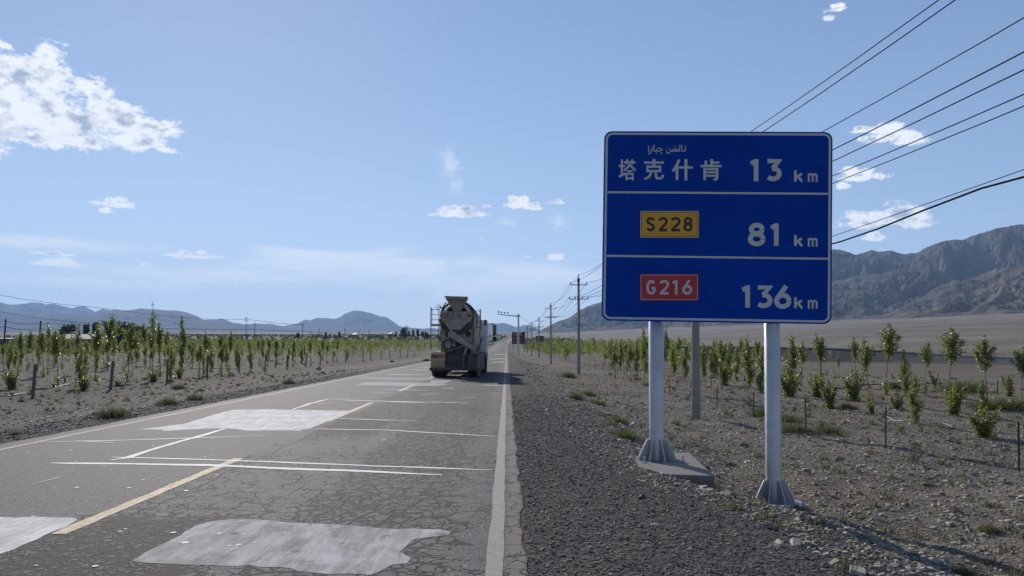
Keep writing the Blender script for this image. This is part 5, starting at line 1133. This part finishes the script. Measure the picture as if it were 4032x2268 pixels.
# irrigation hoses
M_hose = mat('grey_hose', (.42, .41, .39), .6); M_hb = mat('black_hose', (.05, .05, .05), .6)
def hose(P, r_, m, lab):
    Q = []
    for (px, py) in P:
        z = -.5
        for _ in range(5): p = at(px, py, z); z = gh(p.x, p.y)
        Q.append(Vector((p.x, p.y, z)))
    out = []
    for a, b_ in zip(Q[:-1], Q[1:]):
        for j in range(6): q = a.lerp(b_, j/6); q.z = gh(q.x, q.y)+r_*1.2+.01; out.append(q)
    o = MB().tube(out, r_, 6).build('irrigation_hose', m); props(o, lab, 'hose')
hose([(3490,1642),(3560,1660),(3650,1664),(3720,1672),(3760,1690),(3840,1702),(4050,1712)], .014, M_hose, 'pale hose curving past the biggest round bush at right')
hose([(3280,1562),(3400,1580),(3560,1590),(3700,1585),(3800,1590),(4060,1602)], .014, M_hose, 'pale hose lying behind the right hand bushes')
hose([(3280,1535),(3350,1526),(3500,1512),(3600,1516),(3730,1510)], .03, M_hb, 'black pipe lying across the ground behind the right hand bushes')
hose([(c5(1130, 740)), (c5(1220, 765)), (c5(1500, 776)), (c5(1900, 792)), (c5(2371, 795)), (c6(350, 798)), (c6(540, 803))], .03, M_hose, 'long pale pipe lying through the left saplings')
hose([(c5(0, 1085)), (c5(120, 1082)), (c5(290, 1062))], .03, M_hose, 'pale hose end near the nearest concrete fence post')
hose([(c5(600, 985)), (c5(720, 955)), (c5(900, 950)), (c5(1130, 925))], .022, M_hose, 'pale hose between the first two concrete fence posts')
hose([(c5(160, 622)), (c5(350, 625)), (c5(570, 628))], .05, M_hose, 'pale pipe lying in the far left part of the field')

# ------------------------------------------------------------------ concrete mixer truck
M_tk = mat('dusty_grey_truck_paint', (.32, .305, .275), .7, var=.15, nscale=3, dirt=(.19, .175, .155), dirt_amt=.7, dirt_scale=2.5, bump=.15, bscale=12)
M_hop = mat('cement_caked_steel', (.26, .255, .215), .8, var=.2, nscale=4, dirt=(.27, .26, .23), dirt_amt=.5, dirt_scale=4, bump=.4, bscale=10)
M_drum = mat('dusty_white_drum', (.58, .56, .53), .6, var=.1, nscale=1.5, dirt=(.36, .34, .31), dirt_amt=.7, dirt_scale=1.6)
M_dk = mat('dark_grimy_steel', (.06, .06, .06), .75, var=.25, nscale=5, dirt=(.16, .15, .135), dirt_amt=.5)
M_tyre = mat('dusty_tyre_rubber', (.025, .024, .024), .85, var=.2, dirt=(.10, .09, .08), dirt_amt=.5)
M_rim = mat('dirty_rim', (.16, .16, .16), .6, .3)
M_fend = mat('yellowed_fender', (.38, .28, .14), .6, var=.2, nscale=3, dirt=(.18, .14, .10), dirt_amt=.7, dirt_scale=5)
M_fendt = mat('pale_fender_top', (.50, .45, .36), .6, dirt=(.3, .27, .2))
M_cab = mat('white_cab_paint', (.62, .66, .68), .45, var=.06, dirt=(.33, .33, .32), dirt_amt=.5); M_glass = mat('dark_glass', (.02, .03, .035), .1, spec=.6)
M_redt = mat('red_tail_lamp', (.25, .01, .01), .3); M_num = mat('dark_violet_paint', (.05, .035, .06), .7)
TY = 38.3; tp = at_y(1790, 1487, TY)
T = empty('mixer_truck', (tp.x, TY, 0), R(-1.3)); props(T, 'dusty concrete mixer truck seen from behind driving away', 'truck')
kx_ = TY/F_PX/3.018
def lx_(c): return (c-585)*kx_
def lz_(c): return (1217-c)*kx_
def Q(name, m, fn, parent=T, lab=None):
    b = MB(); fn(b); o = b.build(name, m, parent)
    if lab: o['label'] = lab
    return o
# chassis and rear
Q('chassis', M_dk, lambda b: (b.box(-.42, -.3, .4, 8.6, .72, 1.02), b.box(.3, .42, .4, 8.6, .72, 1.02), [b.box(-.3, .3, yy, yy+.12, .78, .98) for yy in (.6, 2.0, 3.4, 5.2, 7.4)]))
Q('rear_panel', M_dk, lambda b: (b.box(lx_(470), lx_(890), .16, .24, .42, lz_(935), None, .01), b.box(lx_(500), lx_(690), .05, .155, lz_(1045), lz_(965), None, .01)))
bu = Q('bumper', M_dk, lambda b: b.box(lx_(286), lx_(888), -.06, .06, lz_(1135), lz_(1100), None, .02))
for c in (465, 690): Q('bumper_strut', M_rim, lambda b: b.tube([(lx_(c), 0, lz_(1100)), (lx_(c+6), .02, lz_(940))], .028, 8))
for c in (545, 640, 700, 745): Q('tow_hole', M_sblk, lambda b: b.lathe([(.045, -.02), (.045, .0), (0, .0)], rotx90((lx_(c), .03 if c < 690 else .15, lz_(1012)))@Matrix.Rotation(math.pi, 4, 'X'), 12))
fl = Q('fender', M_fend, lambda b: b.prism([(lx_(300), lz_(1098)), (lx_(300), lz_(945)), (lx_(312), lz_(925)), (lx_(340), lz_(917)), (lx_(465), lz_(920)), (lx_(472), lz_(1098))], .0, 2.9, lambda u, v, d: (u, d+.0, v)), lab='yellowed left rear fender')
Q('fender_top', M_fendt, lambda b: b.prism([(lx_(304), lz_(935)), (lx_(316), lz_(920)), (lx_(342), lz_(912)), (lx_(466), lz_(914)), (lx_(474), lz_(938)), (lx_(350), lz_(938))], -.015, 2.0, lambda u, v, d: (u, d, v)), fl)
Q('fender_strip', M_cab, lambda b: b.box(lx_(302), lx_(480), -.02, -.004, lz_(1004), lz_(998)), fl)
Q('tail_lamp', mat('amber_lamp', (.35, .18, .03), .4), lambda b: b.box(lx_(390), lx_(470), -.03, -.004, lz_(965), lz_(940), None, .008), fl)
Q('tail_lamp', M_redt, lambda b: b.box(lx_(310), lx_(380), -.03, -.004, lz_(985), lz_(950), None, .008), fl)
fr_ = Q('fender', M_dk, lambda b: b.prism([(lx_(745), lz_(1130)), (lx_(745), lz_(945)), (lx_(885), lz_(940)), (lx_(900), lz_(960)), (lx_(900), lz_(1130))], .0, 2.9, lambda u, v, d: (u, d, v)), lab='dark right rear fender')
Q('tail_lamp', M_redt, lambda b: b.box(lx_(760), lx_(850), -.03, -.004, lz_(1075), lz_(1055), None, .008), fr_)
for c in (870, 885, 896): Q('hose', M_tk, lambda b: b.tube([(lx_(c), -.05, lz_(950)), (lx_(c-6), -.09, lz_(1010)), (lx_(c-10), -.05, lz_(1100)), (lx_(c-8), .0, lz_(1195))], .018, 6))
Q('mud_flap', M_tyre, lambda b: b.box(lx_(298), lx_(470), .32, .34, lz_(1160), lz_(1110))); Q('mud_flap', M_tyre, lambda b: b.box(lx_(735), lx_(900), .32, .34, lz_(1160), lz_(1110)))
def wheel(x0, x1, y, r_=.52):
    w = empty('wheel', (0, 0, 0)); w.parent = T
    prof = [(r_*.55, x0), (r_*.9, x0), (r_, x0+.05), (r_, (x0+x1)/2-.03), (r_*.8, (x0+x1)/2), (r_, (x0+x1)/2+.03), (r_, x1-.05), (r_*.9, x1), (r_*.55, x1)]
    if x1-x0 < .4: prof = [(r_*.55, x0), (r_*.9, x0), (r_, x0+.05), (r_, x1-.05), (r_*.9, x1), (r_*.55, x1)]
    MB().lathe(prof, roty90((0, y, r_)), 28).build('tyre', M_tyre, w)
    MB().lathe([(r_*.56, x0+.02), (r_*.3, x0+.1), (0, x0+.1)], roty90((0, y, r_)), 20).lathe([(r_*.56, x1-.02), (r_*.3, x1-.12), (.1, x1-.06), (0, x1-.06)], roty90((0, y, r_)), 20).build('rim', M_rim, w)
xo = 1.25
for y in (1.05, 2.40): wheel(-xo, -xo+.62, y); wheel(xo-.62, xo, y)
for y in (6.0, 7.9): wheel(-xo, -xo+.32, y); wheel(xo-.32, xo, y)
for y in (1.05, 2.40, 6.0, 7.9): Q('axle', M_dk, lambda b: (b.tube([(-.9, y, .52), (.9, y, .52)], .07, 8), b.lathe([(0, -.2), (.16, -.14), (.2, 0), (.16, .14), (0, .2)], rotx90((0, y, .52)), 12)))
# subframe, lower gear
Q('support_frame', M_tk, lambda b: (b.box(lx_(410), lx_(470), .35, .5, lz_(930), lz_(415), None, .01), b.box(lx_(770), lx_(812), .35, .5, lz_(930), lz_(425), None, .01), b.box(lx_(412), lx_(800), .3, .42, lz_(800), lz_(735), None, .01)))
Q('gear_housing', M_dk, lambda b: (b.box(lx_(470), lx_(770), .5, .9, lz_(935), lz_(800), None, .03), b.box(lx_(590), lx_(720), .25, .5, lz_(930), lz_(840), None, .03)))
for c in (478, 735): Q('support_roller', M_dk, lambda b: b.lathe([(0, -.12), (.13, -.12), (.15, 0), (.13, .14), (0, .14)], rotx90((lx_(c), .6, lz_(700))), 16))
rg = Q('reel_ring', M_dk, lambda b: b.lathe([(.19, -.05), (.30, -.07), (.30, .1), (.19, .1)], rotx90((lx_(503), .18, lz_(828))), 24))
Q('reel_disc', M_tk, lambda b: b.lathe([(0, .0), (.17, .0), (.2, .06)], rotx90((lx_(500), .14, lz_(825))), 24), rg)
Q('hose_loop', M_dk, lambda b: b.tube([(lx_(500)+.34*math.cos(a), .1, lz_(860)+.42*math.sin(a)) for a in np.linspace(2.2, 6.9, 18)], .02, 6), rg)
Q('small_tank', M_tk, lambda b: b.lathe([(0, lz_(850)), (.07, lz_(848)), (.07, lz_(812)), (0, lz_(808))], Matrix.Translation((lx_(575), .12, 0)), 12))
Q('strut', M_tk, lambda b: b.tube([(lx_(480), .1, lz_(915)), (lx_(690), .05, lz_(842))], .025, 6))
Q('strut', M_tk, lambda b: b.tube([(lx_(690), .2, lz_(960)), (lx_(725), .15, lz_(870)), (lx_(700), .2, lz_(835))], .07, 8))
Q('grille_box', M_dk, lambda b: (b.box(lx_(595), lx_(655), .05, .25, lz_(935), lz_(905)), [b.box(lx_(600), lx_(650), .03, .045, lz_(930-k_*7), lz_(927-k_*7)) for k_ in range(3)]))
# drum
dm = Matrix.Translation((.02, .95, lz_(478))) @ Matrix.Rotation(-math.pi/2-R(10), 4, 'X')
drum = Q('drum', M_drum, lambda b: b.lathe([(.60, -.05), (.68, 0), (.78, .35), (1.0, 1.4), (1.16, 2.4), (1.19, 2.9), (1.19, 4.0), (1.08, 4.9), (.7, 5.9), (.45, 6.2), (0, 6.3)], dm, 48))
Q('track_ring', M_dk, lambda b: b.lathe([(.80, .30), (.92, .30), (.92, .48), (.84, .48)], dm, 40), drum)
Q('drum_mouth', M_dk, lambda b: b.lathe([(.60, -.06), (.5, .3), (0, .32)], dm, 32), drum)
for tt in (1.4, 2.4, 4.0): Q('weld_band', M_tk, lambda b: b.lathe([(np.interp(tt, [1.4, 2.4, 4.0], [1.0, 1.16, 1.19])+.004, tt-.03), (np.interp(tt, [1.4, 2.4, 4.0], [1.01, 1.165, 1.19])+.012, tt), (np.interp(tt, [1.4, 2.4, 4.0], [1.02, 1.165, 1.185])+.004, tt+.03)], dm, 40), drum)
# rear bow that carries the hopper
Q('rear_bow', M_dk, lambda b: b.tube([(lx_(610)+1.0*math.cos(a), .55, lz_(540)+1.02*math.sin(a)) for a in np.linspace(-.25, 1.15, 12)], .04, 8))
Q('rear_bow', M_dk, lambda b: b.tube([(lx_(475), .3, lz_(320)), (lx_(440), .35, lz_(370)), (lx_(415), .35, lz_(425))], .03, 6))
def hopper(b):
    T0 = [(lx_(458), .0, lz_(248)), (lx_(738), .0, lz_(256)), (lx_(722), 1.25, lz_(270)), (lx_(475), 1.25, lz_(262))]
    B0 = [(lx_(563), .35, lz_(425)), (lx_(648), .35, lz_(425)), (lx_(640), .9, lz_(425)), (lx_(572), .9, lz_(425))]
    mid = [tuple(t_*.78+b_*.22 for t_, b_ in zip(t1, b1)) for t1, b1 in zip(T0, B0)]
    for A_, B1 in ((T0, mid), (mid, B0)):
        b.add(A_+B1, [(i, (i+1) % 4, 4+(i+1) % 4, 4+i) for i in range(4)])
    T1 = [(x*.96, y*.94+.04, z-.01) for x, y, z in T0]; b.add(T1+B0, [(4+i, 4+(i+1) % 4, (i+1) % 4, i) for i in range(4)]); b.add(T0+T1, [(i, 4+i, 4+(i+1) % 4, (i+1) % 4) for i in range(4)])
hp = Q('hopper', M_hop, hopper)
Q('rim_bar', M_dk, lambda b: b.box(lx_(475), lx_(722), .06, .11, lz_(297), lz_(291)), hp)
Q('stain_bar', M_dk, lambda b: b.box(lx_(495), lx_(700), .12, .16, lz_(322), lz_(319)), hp)
pn = Q('name_panel', M_tk, lambda b: b.box(lx_(410), lx_(780), .02, .1, lz_(520), lz_(432), None, .01))
def tglyph(ch, x0, x1, z0, z1, i):
    b = MB(); w = .03
    for st in GL[ch]:
        P = [(x0+(x1-x0)*u, z1+(z0-z1)*v) for u, v in st]
        for j in range(len(P)-1):
            a, c = Vector((*P[j], 0)), Vector((*P[j+1], 0)); t_ = (c-a).normalized(); nn = Vector((-t_.y, t_.x, 0))*w/2; a = a-t_*w*.2; c = c+t_*w*.2; d = .016-.0006*(len(b.f) % 12)
            b.add([((a+nn).x, d, (a+nn).y), ((c+nn).x, d, (c+nn).y), ((c-nn).x, d, (c-nn).y), ((a-nn).x, d, (a-nn).y)], [(3, 2, 1, 0)])
    b.build('painted_character', M_num, pn)
for i, (ch, c0, c1) in enumerate((('E', 452, 478), ('B', 484, 512), ('2', 520, 548), ('5', 558, 588), ('1', 596, 618), ('6', 630, 662))): tglyph(ch, lx_(c0), lx_(c1), lz_(508), lz_(452), i)
Q('reflector', M_redt, lambda b: b.box(lx_(508), lx_(530), .0, .018, lz_(452), lz_(436)), pn)
for c in (422, 756): Q('lamp', M_redt if c < 500 else M_dk, lambda b: b.lathe([(0, -.05), (.06, -.05), (.07, .02)], rotx90((lx_(c), .0, lz_(482))), 14), pn)
Q('guard_plate', M_tk, lambda b: b.prism([(lx_(425), lz_(524)), (lx_(520), lz_(650)), (lx_(650), lz_(650)), (lx_(775), lz_(524))], .05, .08, lambda u, v, d: (u, d, v)))
Q('funnel_ring', M_dk, lambda b: b.tube([(lx_(605)+.86*math.cos(a), .2, lz_(500)+.86*math.sin(a)) for a in np.linspace(math.pi+.1, 2*math.pi-.1, 18)], .06, 8))
Q('collector', M_dk, lambda b: b.prism([(lx_(445), lz_(560))]+[(lx_(605)+.80*math.cos(a), lz_(500)+.80*math.sin(a)) for a in np.linspace(math.pi+.35, 2*math.pi-.35, 14)]+[(lx_(765), lz_(560))], .22, .6, lambda u, v, d: (u, d, v)))
Q('chute_bracket', M_dk, lambda b: b.box(lx_(500), lx_(640), .12, .4, lz_(700), lz_(650), None, .02))
def chute(b):
    a = Vector((lx_(515), .05, lz_(680))); c = Vector((lx_(835), -.05, lz_(895))); t_ = (c-a).normalized(); u = Vector((0, 1, 0)); w = t_.cross(u).normalized(); V = []; Fq_ = []
    for i, (p, r_) in enumerate(((a, .17), (a.lerp(c, .5), .15), (c, .10))):
        for j in range(13): an = math.pi*2*j/12; V.append(tuple(p+(u*math.cos(an)*.9+w*math.sin(an))*r_))
    for i in range(2):
        for j in range(12): Fq_.append((i*13+j, i*13+j+1, (i+1)*13+j+1, (i+1)*13+j))
    b.add(V, Fq_, True)
Q('discharge_chute', M_tk, chute)
Q('chute_hook', M_dk, lambda b: b.tube([(lx_(835), -.05, lz_(895)), (lx_(862), 0, lz_(905)), (lx_(880), .05, lz_(850)), (lx_(905), .3, lz_(740))], .035, 6))
def ladder(x0, x1, ztop, zplat, zbot, n1, n2, yy):
    la = empty('ladder'); la.parent = T
    MB().tube([(x0, yy, zbot), (x0, yy, ztop)], .022, 6).build('rail', M_dk, la); MB().tube([(x1, yy, zbot), (x1, yy, ztop-.05)], .022, 6).build('rail', M_dk, la)
    MB().tube([(x0, yy+.45, zplat), (x0, yy+.45, ztop), (x0, yy, ztop)], .018, 6).build('guard_rail', M_dk, la)
    for i in range(n1): z = zplat+(ztop-.1-zplat)*(i+1)/n1; MB().tube([(x0, yy, z), (x1, yy, z)], .015, 6).build('rung', M_dk, la)
    for i in range(n2): z = zbot+(zplat-zbot)*(i+.3)/n2; MB().tube([(x0, yy, z), (x1, yy, z)], .015, 6).build('rung', M_tk, la)
    MB().box(min(x0, x1)-.02, max(x0, x1)+.1, yy-.03, yy+.55, zplat-.06, zplat+.04).build('platform', M_hop, la)
ladder(lx_(296), lx_(392), lz_(385), lz_(590), lz_(880), 3, 3, .15)
ladder(lx_(884), lx_(800), lz_(402), lz_(615), lz_(800), 3, 2, .15)
Q('hand_wheel', M_dk, lambda b: b.tube([(lx_(388)+.11*math.cos(a), .2, lz_(380)+.11*math.sin(a)) for a in np.linspace(0, 6.2832, 17)], .014, 6).tube([(lx_(388), .2, lz_(380)), (lx_(430), .3, lz_(385))], .03, 6))
# water tank, cab, mirrors
Q('water_tank', M_tk, lambda b: b.lathe([(0, -.85), (.33, -.85), (.36, -.8), (.36, .8), (.33, .85), (0, .85)], roty90((0, 6.75, 1.65)), 24))
cab = Q('cab', M_cab, lambda b: b.prism([(7.35, .95), (7.35, 3.05), (7.5, 3.2), (9.0, 3.2), (9.45, 2.2), (9.5, .7), (8.5, .7), (8.4, 1.1), (7.5, 1.1)], -1.22, 1.25, lambda u, v, d: (d, u, v)))
Q('side_window', M_glass, lambda b: b.box(1.246, 1.256, 8.1, 9.1, 2.05, 2.9), cab); Q('side_window', M_glass, lambda b: b.box(-1.232, -1.222, 8.1, 9.1, 2.05, 2.9), cab)
Q('rear_window', M_glass, lambda b: b.box(-.6, .6, 7.335, 7.345, 2.2, 2.8), cab); Q('air_intake', M_dk, lambda b: b.box(1.12, 1.27, 7.2, 7.34, 2.85, 3.2, None, .03), cab)
Q('windscreen', M_glass, lambda b: b.add([(-1.1, 9.07, 3.1), (1.1, 9.07, 3.1), (1.1, 9.46, 2.25), (-1.1, 9.46, 2.25)], [(0, 1, 2, 3)]), cab)
for s_ in (-1, 1):
    mr = Q('mirror', M_sblk, lambda b: (b.box(s_*1.68-.11, s_*1.68+.11, 9.2, 9.3, 2.28, 2.95, None, .03), b.box(s_*1.68-.12, s_*1.68+.12, 9.2, 9.3, 1.9, 2.2, None, .03)))
    Q('mirror_arm', M_sblk, lambda b: b.tube([(s_*1.24, 9.1, 3.0), (s_*1.5, 9.2, 3.02), (s_*1.66, 9.25, 2.9)], .03, 6).tube([(s_*1.24, 9.1, 1.7), (s_*1.6, 9.25, 1.75), (s_*1.66, 9.25, 1.95)], .025, 6), mr)
    Q('mirror_glass', M_glass, lambda b: b.box(s_*1.68-.08, s_*1.68+.08, 9.192, 9.198, 2.33, 2.9), mr)
Q('side_guard', M_dk, lambda b: (b.box(1.16, 1.2, 3.1, 5.3, .5, .6), b.box(1.16, 1.2, 3.1, 5.3, .8, .9), b.box(-1.2, -1.16, 3.1, 5.3, .5, .6)))
Q('fuel_tank', M_rim, lambda b: b.box(.62, 1.15, 3.6, 5.0, .5, 1.05, None, .06))
for s_ in (-1, 1): Q('front_fender', M_dk, lambda b: b.prism([(lx, 1.0+.25*math.sin(a)) for lx, a in zip(np.linspace(5.3, 8.6, 12), np.linspace(0, math.pi, 12))]+[(8.6, .95), (5.3, .95)], s_*.9, s_*1.27, lambda u, v, d: (d, u, v)))
print('objects', len(bpy.data.objects))
